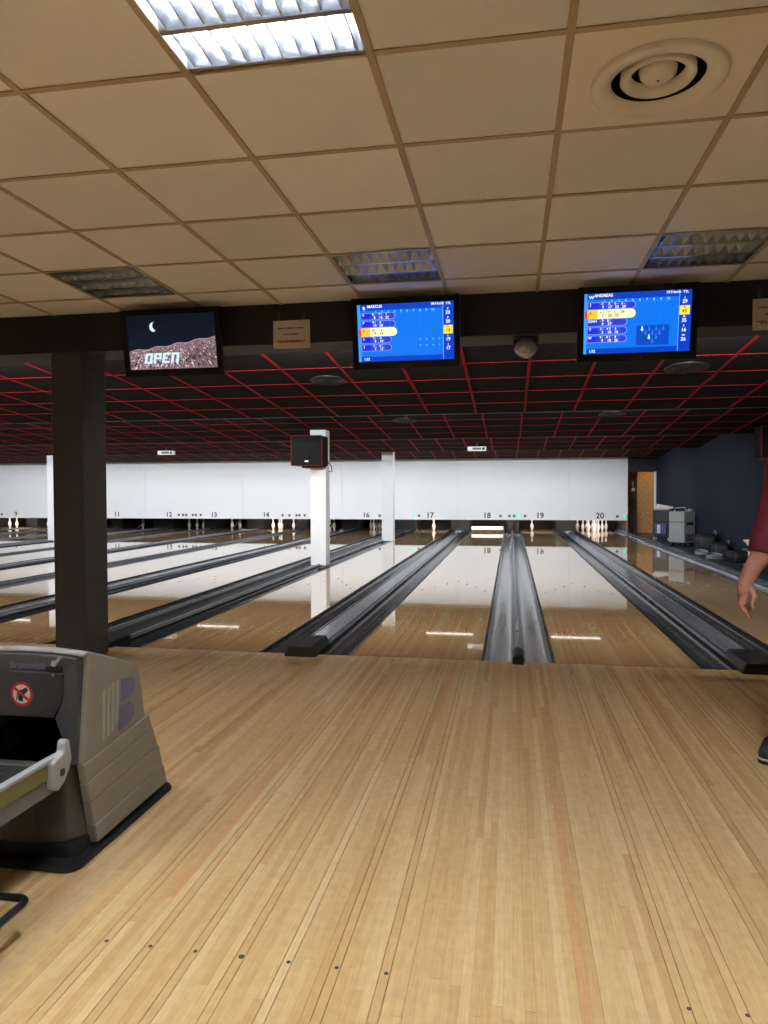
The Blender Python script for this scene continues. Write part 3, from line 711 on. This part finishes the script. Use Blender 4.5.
def open_art(sw):
    F = Flat(); a, b = sw/2, SH/2
    for k in range(8):
        z0 = -b+(2*b)*k/8; c = (10-k*.6, 26-k*1.6, 44-k*2.5); F.rect(-a, a, z0, z0+2*b/8+.0005, c, 0)
    rr = random.Random(5)
    def ridge(x): return -.055+.085*((x+a)/(2*a))**1.2+.006*math.sin(x*40)
    N_ = 40
    F.poly([(-a, -b)]+[(a, -b)]+[(a-2*a*k/N_, ridge(a-2*a*k/N_)) for k in range(N_+1)], (122, 98, 106), 1)
    V = Vector((.10, .07)); kk = 0
    while kk < 900:
        x = rr.uniform(-a+.004, a-.004); z = rr.uniform(-b+.004, ridge(x)-.003); far = max(0, min(1, (ridge(x)-z)/.16))
        d = (Vector((x, z))-V); d = d.normalized() if d.length > .01 else Vector((1, 0)); nrm = Vector((-d.y, d.x))
        L = rr.uniform(.006, .012)+.034*far*rr.random(); wd = rr.uniform(.0014, .003)+.005*far*rr.random(); q = Vector((x, z))+d*L
        if abs(q.x) > a-.002 or q.y < -b+.002 or q.y > ridge(q.x)-.002: continue
        v = rr.random(); c = (236, 206, 210) if v > .80 else ((190, 158, 166) if v > .55 else ((120, 96, 102) if v > .40 else (40, 30, 34)))
        if x > .10 and far > .30 and v < .9: c = tuple(int(u_*.5) for u_ in c)
        p0 = Vector((x, z)); F.poly([tuple(p0-nrm*wd*.3), tuple(p0+d*L*.5-nrm*wd), tuple(q), tuple(p0+d*L*.5+nrm*wd)], c, 1.2+rr.random()*.6); kk += 1
    for k in range(60):
        x = -a+.01+(2*a-.03)*k/60; F.poly([(x, ridge(x)-.004), (x+.011, ridge(x+.011)-.004), (x+.011, ridge(x+.011)), (x, ridge(x))], (150+rr.randint(0, 70), 124+rr.randint(0, 50), 136+rr.randint(0, 40)), 1.9)
    p = []
    for k in range(9): an = math.radians(110+150*k/8); p.append((-.13+.034*math.cos(an), .108+.034*math.sin(an)))
    for k in range(9): an = math.radians(260-150*k/8); p.append((-.112+.036*math.cos(an)*.8, .116+.036*math.sin(an)*.9))
    F.poly(p, (206, 232, 240), 2)
    for k in range(20): F.disc(rr.uniform(-a, a), rr.uniform(.04, b), .0012, (60, 90, 110), 2, 6)
    # block letters O P E N, slanted
    u = .0135; sh = .22
    G = {'O': ['111', '101', '101', '101', '111'], 'P': ['111', '101', '111', '100', '100'], 'E': ['111', '100', '110', '100', '111'], 'N': ['111', '101', '101', '101', '101']}
    for q, ch in enumerate('OPEN'):
        for r_, row in enumerate(G[ch]):
            for c_, bit in enumerate(row):
                if bit == '1':
                    X = -.225+q*.068+c_*.0195; Z = -.075-r_*.0145; s1, s0 = sh*(Z+.14), sh*(Z-.0148+.14)
                    F.poly([(X+s0, Z-.0148), (X+.0198+s0, Z-.0148), (X+.0198+s1, Z), (X+s1, Z)], (198, 226, 236), 3)
    return F
monitor(-2.40, 'monitor showing a moon landscape and the word OPEN', open_art, .755)
def notice(x, label, lines):
    t = thing('notice', label, 'sign', (x, 4.978, 2.424), group='paper notices on the beam')
    MB().box(-.136, .136, -.004, 0, -.1, .1).build('sheet', M['paper'], t)
    F = Flat(); rr = random.Random(int(x*100))
    for z, x0, x1, col in lines:
        xx = x0
        while xx < x1:
            wl = rr.uniform(.004, .011); hh = rr.uniform(.008, .012)
            F.rect(xx, min(x1, xx+wl), z-hh/2, z+hh/2, col, 1); xx += wl+(.002 if rr.random() > .2 else .008)
    F.build('printed_lines', M['print'], t, (0, -.0045, 0))
    for s in (-.095, .095): MB().box(s-.01, s+.01, -.003, .001, .09, .16).build('tape', M['silver'], t)
lns = [(.045, -.1, .09, (70, 58, 54)), (.002, -.06, .055, (70, 58, 54)), (-.045, -.11, .1, (120, 60, 56)), (-.055, -.09, .095, (130, 74, 66))]
notice(-1.55, 'white paper notice on the beam between the left and middle monitors', lns)
notice(1.66, 'white paper notice on the beam at the right edge of the picture', lns)

# ================================================================== LOUDSPEAKERS
def speaker(loc, w_, h_, d_, rz, label, cable):
    t = thing('loudspeaker', label, 'loudspeaker', loc, (0, 0, rz), 'black loudspeakers with red edges')
    MB().box(-w_/2, w_/2, -d_/2+.01, d_/2, 0, h_).build('cabinet', M['spkblack'], t, bevel=.008)
    MB().box(-w_/2+.015, w_/2-.015, -d_/2, -d_/2+.012, .015, h_-.015).build('grille', M['spkblack'], t)
    e = .006
    for a in ((-w_/2-e, -w_/2+e, 0, h_), (w_/2-e, w_/2+e, 0, h_), (-w_/2, w_/2, -e, e), (-w_/2, w_/2, h_-e, h_+e)):
        MB().box(a[0], a[1], -d_/2-.004, -d_/2+.012, a[2], a[3]).build('red_edge', M['rbar'], t)
    MB().box(-.03, .03, -d_/2-.003, -d_/2, .06, .085).build('badge', M['enamel'], t)
    MB().box(-w_/4, w_/2-.04, -.05, d_/2, -.035, -.002).build('bracket', M['black'], t)
    if cable: MB().tube([(w_/2-.02, d_/2+.01, .1), (w_/2+.05, d_/2+.03, 0), (w_/2+.06, d_/2+.03, -.1), (w_/2, d_/2+.02, -.09)], .01, 6).build('cable', M['black'], t)
speaker((-3.41, 11.96, 1.742), .535, .505, .42, .0, 'black loudspeaker on the white column between lanes 16 and 17', True)
speaker((4.115, 12.6, 1.83), .30, .50, .36, 0, 'black loudspeaker on the navy wall above the person', False)

# ================================================================== BALL RETURN
t = thing('ball_return', 'grey ball return hood with purple emblem and rack beside the approach', 'ball return', (-1.70, 2.30, 0))
def rrect(x0, x1, y0, y1, r, k=5):
    p = []
    for cx_, cy_, a0 in ((x1-r, y1-r, 0), (x0+r, y1-r, 90), (x0+r, y0+r, 180), (x1-r, y0+r, 270)):
        for q in range(k+1): an = math.radians(a0+90*q/k); p.append((cx_+r*math.cos(an), cy_+r*math.sin(an)))
    return p
MB().prism(rrect(-.248, .248, -.128, .622, .055), 0, .018, 'z').build('base_mat', M['cap'], t, bevel=.006)
MB().prism(rrect(-.205, .205, -.06, .565, .05), .018, .06, 'z').build('plinth', M['black'], t)
def fy(z): return -.033+(.341-z)/.311*.066 if z < .341 else -.033+(z-.341)/.396*.046
for s in (-1, 1):
    p = MB().prism([(fy(.337), .337), (.408, .377), (.372, .556), (.349, .59), (.29, .627), (.223, .654), (.15, .682), (.088, .702), (.013, .724)], s*.196, s*.222, 'x').build('side_panel', M['hoodtan'], t, bevel=.006)
    zr = [.38, .312, .226, .128, .04]; zf = [.338, .268, .188, .102, .03]; ry = [.43, .458, .50, .536, .57]
    for k in range(4):
        xo = .2228+.0028*(k+1)
        MB().prism([(fy(zf[k+1])+.002, zf[k+1]+.001), (ry[k+1], zr[k+1]+.001), (ry[k]+.004, zr[k]), (fy(zf[k])+.002, zf[k])], s*.196, s*xo, 'x').build('rib', M['hoodtan'], p, bevel=.006)
    # emblem: grey stripes and a purple two-lobed shape on the side
    x = s*.2225
    for k in range(4):
        y0 = .085+.030*k
        MB().prism([(y0, .382+.008*k), (y0+.014, .386+.008*k), (y0+.028, .57+.004*k), (y0+.014, .566+.004*k)], x, x+s*.006, 'x').build('emblem_stripe', M['emblemgrey'], p, bevel=.002)
    lobe = lambda cy_, cz_, hy, hz: [(cy_-hy, cz_-hz), (cy_+hy*.5, cz_-hz*.8), (cy_+hy, cz_-hz*.25), (cy_+hy, cz_+hz*.35), (cy_+hy*.55, cz_+hz*.9), (cy_-hy*.85, cz_+hz)]
    MB().prism(lobe(.256, .432, .056, .048), x, x+s*.006, 'x').build('emblem_lobe', M['purple'], p, bevel=.004)
    MB().prism(lobe(.268, .534, .052, .046), x, x+s*.006, 'x').build('emblem_lobe', M['purple'], p, bevel=.004)
# arched top and back skin
prof_t = [(-.012, .728), (.013, .74), (.088, .714), (.15, .692), (.223, .662), (.29, .629), (.349, .592), (.374, .556), (.41, .377), (.45, .37), (.57, .05)]
mb = MB(); nx = 11; vs = []
for k in range(nx):
    x = -.218+.436*k/(nx-1)
    for y, z in prof_t: vs.append((x, y, z-.008+.012*(1-(x/.218)**2)*(1 if z > .5 else .3)))
m_ = len(prof_t)
mb.add(vs, [(k*m_+i, k*m_+i+1, (k+1)*m_+i+1, (k+1)*m_+i) for k in range(nx-1) for i in range(m_-1)])
o = mb.build('top_skin', M['hoodtop'], t, smooth=True); sm = o.modifiers.new('thick', 'SOLIDIFY'); sm.thickness = .008; sm.offset = -1
# dark front frame
def arch(x): return .712+.012*(1-(x/.218)**2)
mb = MB(); xs = [-.2+.4*k/10 for k in range(11)]
mb.prism([(xs[0], .66)]+[(x, .66) for x in xs[1:]]+[(x, arch(x)) for x in xs[::-1]], -.026, .04, 'y').build('front_header', M['hooddark'], t, bevel=.004)
for s in (-1, 1):
    MB().prism([(s*.205, .338), (s*.15, .338), (s*.150, .42), (s*.118, .50), (s*.152, .57), (s*.155, .662), (s*.2, .70), (s*.205, .70)], -.034, .05, 'y').build('front_jamb', M['hooddark'], t, bevel=.004)
pn = MB().prism([(-.153, .662), (.153, .662), (.151, .568), (.118, .502), (-.118, .502), (-.151, .568)], -.04, -.02, 'y').build('access_panel', M['hoodpanel'], t, bevel=.004)
F = Flat(); F.disc(0, 0, .044, (186, 40, 40), 1, 28); F.disc(0, 0, .034, (226, 220, 206), 2, 28)
F.poly([(-.012, -.024), (.004, -.026), (.006, -.006), (.026, .014), (.018, .026), (.002, .016), (-.010, .014), (-.018, .004), (-.012, .0)], (24, 20, 20), 3)
for k in range(3): F.poly([(-.022+.007*k, -.022+.003*k), (-.018+.007*k, -.024+.003*k), (-.014+.006*k, .002), (-.018+.006*k, .004)], (24, 20, 20), 3)
F.poly([(-.030, .016), (-.024, .024), (.030, -.016), (.024, -.024)], (186, 40, 40), 4)
F.build('no_hands_sign', M['print'], pn, (-.006, -.0405, .583))
v, f = text_geo('Brunswick', .034, .1); MB().add([(a, -.0275, b_+.683) for a, b_, c_ in v], f).build('lettering', M['purple'], t, (.008, 0, 0))
lt = MB().box(.085, .148, -.036, -.02, .668, .684).build('latch', M['black'], t, bevel=.004)
MB().prism([(.108, .69), (.122, .684), (.146, .715), (.14, .72), (.12, .70), (.112, .704)], -.04, -.024, 'y').build('latch_hook', M['bracket'], lt)
MB().lathe([(0, -.003), (.005, -.003), (.006, 0)], .118, -.0405, .655, 10, 'y').build('screw', M['steel'], pn)
# black mouth
mb = MB(); X, Y0, Y1, Z0, Z1 = .15, -.02, .28, .336, .505
mb.add([(-X, Y0, Z0), (X, Y0, Z0), (X, Y1, Z0), (-X, Y1, Z0), (-X, Y0, Z1), (X, Y0, Z1), (X, Y1, Z1), (-X, Y1, Z1)], [(0, 1, 2, 3), (4, 7, 6, 5), (2, 6, 7, 3), (0, 3, 7, 4), (1, 5, 6, 2)])
mb.build('mouth', M['pit'], t)
# lower dark body
MB().prism([(.197, .02), (.16, -.035), (.07, -.065), (-.07, -.065), (-.16, -.035), (-.197, .02), (-.197, .4), (.197, .4)], .062, .336, 'z').build('lower_body', M['hoodbrown'], t, bevel=.006, seg=2)
MB().prism([(-.10, .13), (-.02, .10), (.02, .12), (-.0, .30), (-.12, .30)], -.12, -.04, 'x').build('gusset', M['hoodbrown'], t, bevel=.02, seg=3)
# rack: two rails and a round end
rk = []
for k in range(3): rk.append((.195, -.12-.42*k))
for k in range(1, 12): an = PI*k/12; rk.append((.195*math.cos(an), -.96-.195*math.sin(an)))
for k in range(3): rk.append((-.195, -.96+.42*k))
def band(path, off, z0, z1, th):
    mb = MB(); vs = []; P_ = [Vector((a, b_, 0)) for a, b_ in path]
    for i, p in enumerate(P_):
        tg = (P_[min(i+1, len(P_)-1)]-P_[max(i-1, 0)]).normalized(); nn = Vector((-tg.y, tg.x, 0))
        if i == 0 : nn = Vector((1, 0, 0))
        if i == len(P_)-1: nn = Vector((-1, 0, 0))
        if nn.dot(p-Vector((0, -.9, 0))) < 0: nn = -nn
        a, b_ = p+nn*off, p+nn*(off-th)
        vs += [(a.x, a.y, z0), (a.x, a.y, z1), (b_.x, b_.y, z1), (b_.x, b_.y, z0)]
    n = len(P_); fs = [(i*4+q, i*4+(q+1) % 4, (i+1)*4+(q+1) % 4, (i+1)*4+q) for i in range(n-1) for q in range(4)]+[(0, 1, 2, 3), ((n-1)*4, (n-1)*4+1, (n-1)*4+2, (n-1)*4+3)]
    return mb.add(vs, fs)
rl = band(rk, .0, .348, .398, .02).build('rack_rim', M['olive'], t)
band(rk, .004, .398, .412, .028).build('rim_lip', M['bracket'], rl, bevel=.003)
band(rk, -.004, .292, .347, .02).build('rim_skirt', M['railgrey'], rl)
tp = [(a*.88, b_) for a, b_ in rk]; tp[0] = (.172, -.03); tp[-1] = (-.172, -.03)
MB().prism(tp, .318, .334, 'z').build('tray', M['pit'], t)
F = Flat(); F.rect(-.022, .022, -.012, .012, (226, 214, 210), 1); F.disc(0, 0, .008, (190, 60, 60), 2)
F.build('sticker', M['print'], t, (-.04, -.15, .336), (math.radians(-90), 0, 0))
for s in (-1, 1):
    bk = MB().prism([(-.185, .318), (-.16, .298), (-.125, .315), (-.095, .35), (-.08, .385), (-.088, .42), (-.094, .452), (-.108, .46), (-.12, .45), (-.124, .42), (-.155, .41), (-.185, .40)], s*.182, s*.216, 'x').build('rim_bracket', M['bracket'], t, bevel=.008, seg=3)
    MB().prism(rrect(-.15, -.128, .345, .368, .005, 2), s*.2155, s*.219, 'x').build('button', M['hoodpanel'], bk)
MB().prism([(-.75, .02), (-.65, .02), (-.62, .30), (-.78, .30)], -.06, .06, 'x').build('pedestal', M['hoodbrown'], t, bevel=.01)
MB().prism(rrect(-.15, .15, -.85, -.55, .08), 0, .02, 'z').build('pedestal_foot', M['cap'], t, bevel=.004)
ring = []
for cx_, cy_, a0 in ((.278, -.462, 0), (-.278, -.462, 90), (-.278, -.97, 180), (.278, -.97, 270)):
    for q in range(5): an = math.radians(a0+90*q/4); ring.append((cx_+.026*math.cos(an), cy_+.026*math.sin(an), .1))
ring.append(ring[0])
MB().tube(ring, .0115, 8, False).build('foot_ring', M['darksteel'], t, smooth=True)
MB().tube([(-.29, -.7, .1), (.29, -.7, .1)], .01, 8).build('foot_ring_spoke', M['darksteel'], t, smooth=True)

# ================================================================== AISLE BY THE NAVY WALL
# grey lane machine
t = thing('lane_machine', 'grey lane cleaning machine standing against the navy wall', 'machine', (3.95, 17.75, 0), (0, 0, math.radians(-50)))
MB().box(-.21, .21, -.2, .2, .09, .82).build('body', M['machgrey'], t, bevel=.02, seg=3)
MB().box(-.2, .2, -.205, -.2, .56, .575).build('seam', M['black'], t)
MB().box(-.17, .17, -.206, -.2, .14, .53).build('front_panel', M['machgrey'], t, bevel=.004)
MB().box(.2, .215, -.12, .12, .50, .57).build('side_grille', M['black'], t)
MB().box(.205, .214, -.15, .15, .12, .3).build('side_vent', M['mark'], t)
MB().tube([(-.17, -.05, .82), (-.16, -.05, .89), (.1, -.05, .91), (.16, -.05, .82)], .014, 6).build('handle', M['steel'], t)
MB().box(.1, .19, .05, .16, .82, .88).build('control_box', M['machgrey'], t, bevel=.01)
for sx in (-1, 1):
    for sy in (-1, 1): MB().lathe([(0, -.02), (.045, -.02), (.045, .02), (0, .02)], sx*.15, sy*.14, .045, 12, 'x').build('wheel', M['black'], t)
# blue trolley with papers on top
t = thing('utility_trolley', 'dark utility trolley with blue bin behind the grey machine', 'trolley', (3.90, 19.7, 0), (0, 0, math.radians(-20)))
for sx in (-1, 1):
    for sy in (-1, 1):
        MB().box(sx*.19-.015, sx*.19+.015, sy*.17-.015, sy*.17+.015, .08, .83).build('post', M['black'], t)
        MB().lathe([(0, -.015), (.04, -.015), (.04, .015), (0, .015)], sx*.17, sy*.16, .04, 10, 'x').build('wheel', M['machgrey'], t)
for z in (.12, .5, .80): MB().box(-.2, .2, -.18, .18, z, z+.03).build('shelf', M['machgrey'] if z > .7 else M['black'], t)
MB().box(-.185, .185, -.15, .15, .15, .79).build('cabinet', M['black'], t)
MB().box(-.17, .14, -.19, .1, .16, .46).build('bin', M['machblue'], t, bevel=.02)
MB().box(-.10, -.02, -.19, -.184, .2, .42).build('bin_label', M['enamel'], t)
o = MB().prism([(-.2, 0), (.2, .0), (.22, .05), (.02, .09), (-.16, .12)], -.1, .1, 'y').build('paper_bundle', M['paper'], None, (3.93, 19.68, .832), bevel=.01); tag(o, 'crumpled white bundle lying on top of the trolley', 'bundle')
# bags and cables
def bag(loc, rz, sx, sy, sz, label):
    t = thing('equipment_bag', label, 'bag', loc, (0, 0, rz), 'black bags along the wall')
    mb = MB(); prof_ = rrect(-sx/2, sx/2, -sy/2, sy/2, min(sx, sy)*.2, 4); n = len(prof_); vs = []
    lv = [(0, .94), (.1, 1), (.7, .98), (.92, .9), (1, .72)]
    for h_, k_ in lv: vs += [(x*k_+.01*math.sin(9*y+h_*7), y*k_, sz*h_+(.02*math.sin(x*14) if h_ > .5 else 0)) for x, y in prof_]
    fs = [(i*n+q, i*n+(q+1) % n, (i+1)*n+(q+1) % n, (i+1)*n+q) for i in range(len(lv)-1) for q in range(n)]+[tuple(range(n))[::-1], tuple(range((len(lv)-1)*n, len(lv)*n))]
    mb.add(vs, fs).build('body', M['bag'], t, smooth=True)
    MB().tube([(-sx*.3, -sy*.35, sz*.7), (-sx*.25, -sy*.5, sz*1.1), (sx*.1, -sy*.5, sz*1.15), (sx*.3, -sy*.35, sz*.72)], .012, 6).build('strap', M['cable'], t, smooth=True)
    MB().box(-sx*.28, sx*.28, -.008, .008, sz*.985, sz*1.02).build('zip', M['silver'], t)
bag((4.02, 15.95, 0), 1.45, .75, .36, .40, 'black equipment bag nearest the grey lane machine')
bag((4.05, 15.0, 0), 1.4, .55, .3, .28, 'low black equipment bag in the middle of the row by the wall')
bag((4.07, 14.0, 0), 1.65, .5, .28, .2, 'black equipment bag closest to the person')
def coil(loc, r, turns, label):
    pts = []; rr = random.Random(int(loc[1]*10))
    for k in range(turns*12):
        a = 2*PI*k/12; q = r*(1+.12*rr.uniform(-1, 1)); pts.append((q*math.cos(a), q*math.sin(a)*.8, .012+.011*(k/12)+rr.uniform(0, .006)+.05*max(0, math.sin(a))))
    o = MB().tube(pts, .009, 6).build('cable_coil', M['cable'], None, loc, smooth=True); tag(o, label, 'cable', 'coiled cables by the wall')
coil((3.78, 15.25, .0), .13, 5, 'grey coiled cable in front of the tall black bag')
coil((3.79, 14.35, .0), .15, 6, 'tangled grey coiled cable between the low bags')
t = thing('floor_stand', 'small white flared stand beside the person\'s arm', 'stand', (4.08, 13.35, 0))
MB().lathe([(0, 0), (.09, 0), (.09, .012), (.02, .03), (.016, .33), (.05, .38), (.10, .43), (.104, .44), (0, .44)], seg=18).build('pedestal', M['enamel'], t, smooth=True)
MB().lathe([(0, .445), (.06, .445), (.06, .44)], seg=14).build('top_disc', M['enamel'], t)

# ---- doorway to the back room
struct(MB().box(XR+.15, 5.1, YM, YM+.1, -.2, 2.9).build('wall_back_room', M['pit']), 'hidden wall right of the doorway')
struct(MB().box(3.46, 3.5, YM+.1, YEND+.4, -.2, 2.75).build('wall_back_room_left', M['timber']), 'brown side of the back room')
struct(MB().box(5.1, 5.25, YM, YEND+.4, -.2, 2.75).build('wall_back_room_right', M['timber']), 'brown far side of the back room')
struct(MB().box(3.48, 5.25, YEND+.3, YEND+.4, -.2, 2.75).build('wall_back_room_end', M['timber']), 'dim end wall of the back room')
struct(MB().box(3.5, 5.1, YM+.1, YEND+.3, -.16, -.002).build('floor', M['aisle']), 'dark back room floor')
t = MB().box(3.86, 4.6, 23.30, 23.33, .0, 1.98).build('chipboard_sheet', M['chip']); tag(t, 'upright tan chipboard sheet inside the doorway', 'board')
t = tag(MB().box(4.2, 4.26, YM-.06, YM-.005, .0, 1.87).build('door_post', M['enamel'], bevel=.004), 'narrow white post at the right side of the doorway', 'post')
t = thing('tool_rack', 'brown tool rack with hanging parts inside the doorway', 'rack', (3.69, 23.4, 0))
for x in (-.15, .14): MB().box(x-.025, x+.025, -.03, .03, 0, 1.95).build('post', M['timber'], t)
for z in (.75, 1.2, 1.6): MB().box(-.17, .17, -.12, .04, z, z+.03).build('shelf', M['timber'], t)
rr = random.Random(9)
for k in range(6):
    x = -.13+.05*k; z1 = rr.choice((1.2, 1.6)); L = rr.uniform(.18, .36)
    MB().tube([(x, -.13, z1), (x+.01, -.14, z1-L*.5), (x-.01, -.13, z1-L)], [.02, .028, .015], 6).build('hanging_part', M['timber'] if k % 3 else M['machgrey'], t, smooth=True)
MB().ball((.04, -.14, 1.33), .06, 10, 7).build('hanging_part', M['paper'], t, smooth=True)
for k in range(4): 
    o = MB().tube([(3.56+.08*k, 22.95, .0), (3.57+.08*k, 23.1, .72-.06*(k % 2))], .022, 8).build('pipe', M['silver'] if k % 2 == 0 else M['timber']); tag(o, 'upright %s pipe leaning below the tool rack, %s' % ('brown' if k % 2 else 'grey', ('leftmost', 'second from left', 'second from right', 'rightmost')[k]), 'pipe', 'pipes leaning in the doorway')
M['bulb'] = mat('warm_bulb', (255, 255, 255), .5, var=0, emit=(255, 214, 160), estr=260)
t = thing('back_room_lamp', 'warm bulb lighting the back room', 'lamp', (4.35, 22.9, 2.45))
MB().ball((0, 0, 0), .05, 12, 8).build('bulb', M['bulb'], t, smooth=True)
MB().tube([(0, 0, .04), (0, 0, .289)], .012, 6).build('cord', M['black'], t)

# ================================================================== PERSON
t = thing('person', 'person in maroon sweater with pushed-up sleeve standing at the right edge', 'person', (1.47, 3.80, 0))
PX, PY = 1.47, 3.80
def L_(p): return (p[0]-PX, p[1]-PY, p[2])
def skinobj(name, mb, m, vox, parent, smooth_it=4):
    o = mb.build(name, m, parent, smooth=True)
    r = o.modifiers.new('remesh', 'REMESH'); r.mode = 'VOXEL'; r.voxel_size = vox; r.use_smooth_shade = True
    if smooth_it: s = o.modifiers.new('smooth', 'SMOOTH'); s.factor = .5; s.iterations = smooth_it
    return o
def chain(mb, pts, rs):
    for a, b, ra, rb_ in zip(pts[:-1], pts[1:], rs[:-1], rs[1:]): mb.capsule(a, b, ra, rb_)
sh_r = L_((1.31, 3.80, 1.415)); el_r = L_((1.262, 3.80, 1.15)); mid_r = L_((1.208, 3.765, .99)); wr_r = L_((1.126, 3.735, .855))
sh_l = L_((1.655, 3.80, 1.415)); el_l = L_((1.72, 3.84, 1.14)); wr_l = L_((1.72, 3.76, .88))
hip_r, hip_l = L_((1.385, 3.80, .92)), L_((1.555, 3.80, .92))
kn_r, kn_l = L_((1.36, 3.77, .50)), L_((1.58, 3.78, .50)); an_r, an_l = L_((1.345, 3.83, .09)), L_((1.60, 3.84, .09))
mb = MB()
chain(mb, [L_((1.47, 3.80, .95)), L_((1.47, 3.81, 1.15)), L_((1.47, 3.81, 1.34)), L_((1.47, 3.80, 1.47))], [.14, .13, .14, .062])
chain(mb, [L_((1.47, 3.80, 1.45)), L_((1.47, 3.785, 1.56))], [.058, .056])
for a in ((sh_r, el_r, mid_r, wr_r), (sh_l, el_l, wr_l)):
    chain(mb, a, [.06, .052, .05, .036] if len(a) == 4 else [.06, .048, .031])
    mb.capsule(L_((1.47, 3.80, 1.40)), a[0], .075, .062)
for a in ((hip_r, kn_r, an_r), (hip_l, kn_l, an_l)): chain(mb, a, [.085, .057, .038])
# head with face
mb.ball(L_((1.47, 3.775, 1.655)), .098, 16, 12, (.80, 1.0, 1.18)); mb.ball(L_((1.47, 3.735, 1.59)), .058, 12, 8, (.95, .9, .8))
mb.capsule(L_((1.47, 3.683, 1.66)), L_((1.47, 3.662, 1.628)), .010, .016)
for s in (-1, 1): mb.ball(L_((1.47+s*.08, 3.79, 1.645)), .03, 10, 8, (.35, .7, 1.1)); mb.ball(L_((1.47+s*.033, 3.694, 1.655)), .012)
mb.capsule(L_((1.447, 3.687, 1.592)), L_((1.493, 3.687, 1.592)), .008, .008)
# right hand: palm, five fingers, index pointing down, the others curled
W = Vector(wr_r); HS = 1.05
def hv(q): return W+Vector(q)*HS
mb.capsule(W, hv((-.006, -.004, -.035)), .036, .038)
for dy, dx in ((-.022, -.018), (-.002, -.020), (.018, -.016), (.034, -.008)): mb.capsule(hv((0, dy*.5, -.025)), hv((dx, dy, -.09)), .022, .019)
def fing(p, rs): chain(mb, [hv(q) for q in p], [r_*HS for r_ in rs])
fing([(-.026, -.024, -.088), (-.024, -.036, -.116), (-.006, -.040, -.140), (.012, -.038, -.162)], [.0115, .0105, .0095, .008])
fing([(-.026, -.004, -.092), (-.020, -.008, -.126), (.008, -.012, -.140), (.020, -.008, -.124)], [.0115, .0105, .0095, .0085])
fing([(-.020, .018, -.090), (-.012, .018, -.120), (.014, .014, -.132), (.024, .012, -.116)], [.011, .010, .009, .008])
fing([(-.010, .036, -.086), (-.002, .036, -.110), (.018, .030, -.118), (.024, .026, -.106)], [.0095, .009, .008, .0075])
fing([(.018, -.020, -.028), (.026, -.042, -.062), (.012, -.052, -.090), (.016, -.054, -.112)], [.016, .0135, .011, .009])
# left hand, relaxed
W2 = Vector(wr_l)
for dy in (-.03, -.01, .01, .028):
    mb.capsule(W2, W2+Vector((.012, dy, -.09)), .022, .017); chain(mb, [W2+Vector((.012, dy, -.09)), W2+Vector((.008, dy-.006, -.13)), W2+Vector((-.012, dy-.008, -.158))], [.012, .011, .009])
chain(mb, [W2+Vector((-.004, -.024, -.03)), W2+Vector((-.006, -.05, -.07)), W2+Vector((-.012, -.056, -.10))], [.016, .013, .010])
skinobj('body', mb, M['skin'], .0055, t, 3)
# sweater
mb = MB()
chain(mb, [L_((1.47, 3.80, .93)), L_((1.47, 3.80, 1.12)), L_((1.47, 3.81, 1.33)), L_((1.47, 3.80, 1.43))], [.165, .158, .158, .085])
for s in (-1, 1): chain(mb, [L_((1.47+s*.06, 3.80, .93)), L_((1.47+s*.06, 3.81, 1.15)), L_((1.47+s*.07, 3.81, 1.32))], [.135, .135, .125])
for a in (sh_r, sh_l): mb.capsule(L_((1.47, 3.80, 1.40)), a, .095, .082)
mb.tube([sh_r, L_((1.288, 3.80, 1.28)), el_r, L_((1.222, 3.775, 1.04)), L_((1.206, 3.764, .985))], [.082, .073, .072, .07, .064], 16)
mb.tube([sh_l, L_((1.70, 3.82, 1.28)), el_l, L_((1.72, 3.80, 1.0)), L_((1.72, 3.77, .92))], [.082, .071, .068, .058, .05], 16)
skinobj('sweater', mb, M['maroon'], .011, t, 4)
# trousers
mb = MB()
mb.capsule(L_((1.41, 3.80, .93)), L_((1.53, 3.80, .93)), .145, .145)
for a in ((hip_r, kn_r, an_r), (hip_l, kn_l, an_l)): mb.tube([a[0], a[1], (a[2][0], a[2][1], a[2][2]+.02)], [.108, .083, .07], 16)
skinobj('trousers', mb, M['denim'], .012, t, 4)
# hair
mb = MB(); mb.ball(L_((1.47, 3.795, 1.69)), .102, 16, 12, (.86, .98, 1.0)); mb.ball(L_((1.47, 3.83, 1.62)), .075, 12, 8, (.95, .7, 1.0))
skinobj('hair', mb, M['hair'], .009, t, 2)
# shoes
def shoe(an, yaw, toe):
    s = MB(); lv = [(0, 1.0), (.035, 1.0), (.06, .9), (.085, .72)]
    half = [(.11, .0), (.105, .028), (.06, .036), (-.02, .036), (-.09, .045), (-.135, .043), (-.165, .03), (-.178, .012)]
    out = [(x, y) for y, x in [(a, b) for a, b in half]]; ol = out+[(-x, y) for x, y in out[::-1]]
    n = len(ol); vs = []
    for z, k in lv: vs += [(x*k*(1.02 if z < .05 else 1), y*(1 if z < .05 else .94), z if y > -.06 else z*(1-.42*min(1, (-.06-y)/.12))) for x, y in ol]
    fs = [(i*n+q, i*n+(q+1) % n, (i+1)*n+(q+1) % n, (i+1)*n+q) for i in range(len(lv)-1) for q in range(n)]+[tuple(range((len(lv)-1)*n, len(lv)*n))]
    loc = (toe[0]-PX, toe[1]-PY, .018)
    o = s.add(vs, fs).build('shoe', M['shoe'], t, loc, smooth=True, rot=(0, 0, yaw))
    MB().prism([(x*1.05, y*1.02) for x, y in ol], -.018, .002, 'z').build('sole', M['cap'], o, bevel=.004)
    MB().prism([(x*1.07, y*1.03) for x, y in ol], .0, .010, 'z').build('sole_stripe', M['sole'], o, bevel=.003)
    return o
shoe(an_r, math.radians(-34), (1.285, 3.765, 0)); shoe(an_l, math.radians(14), (1.615, 3.79, 0))
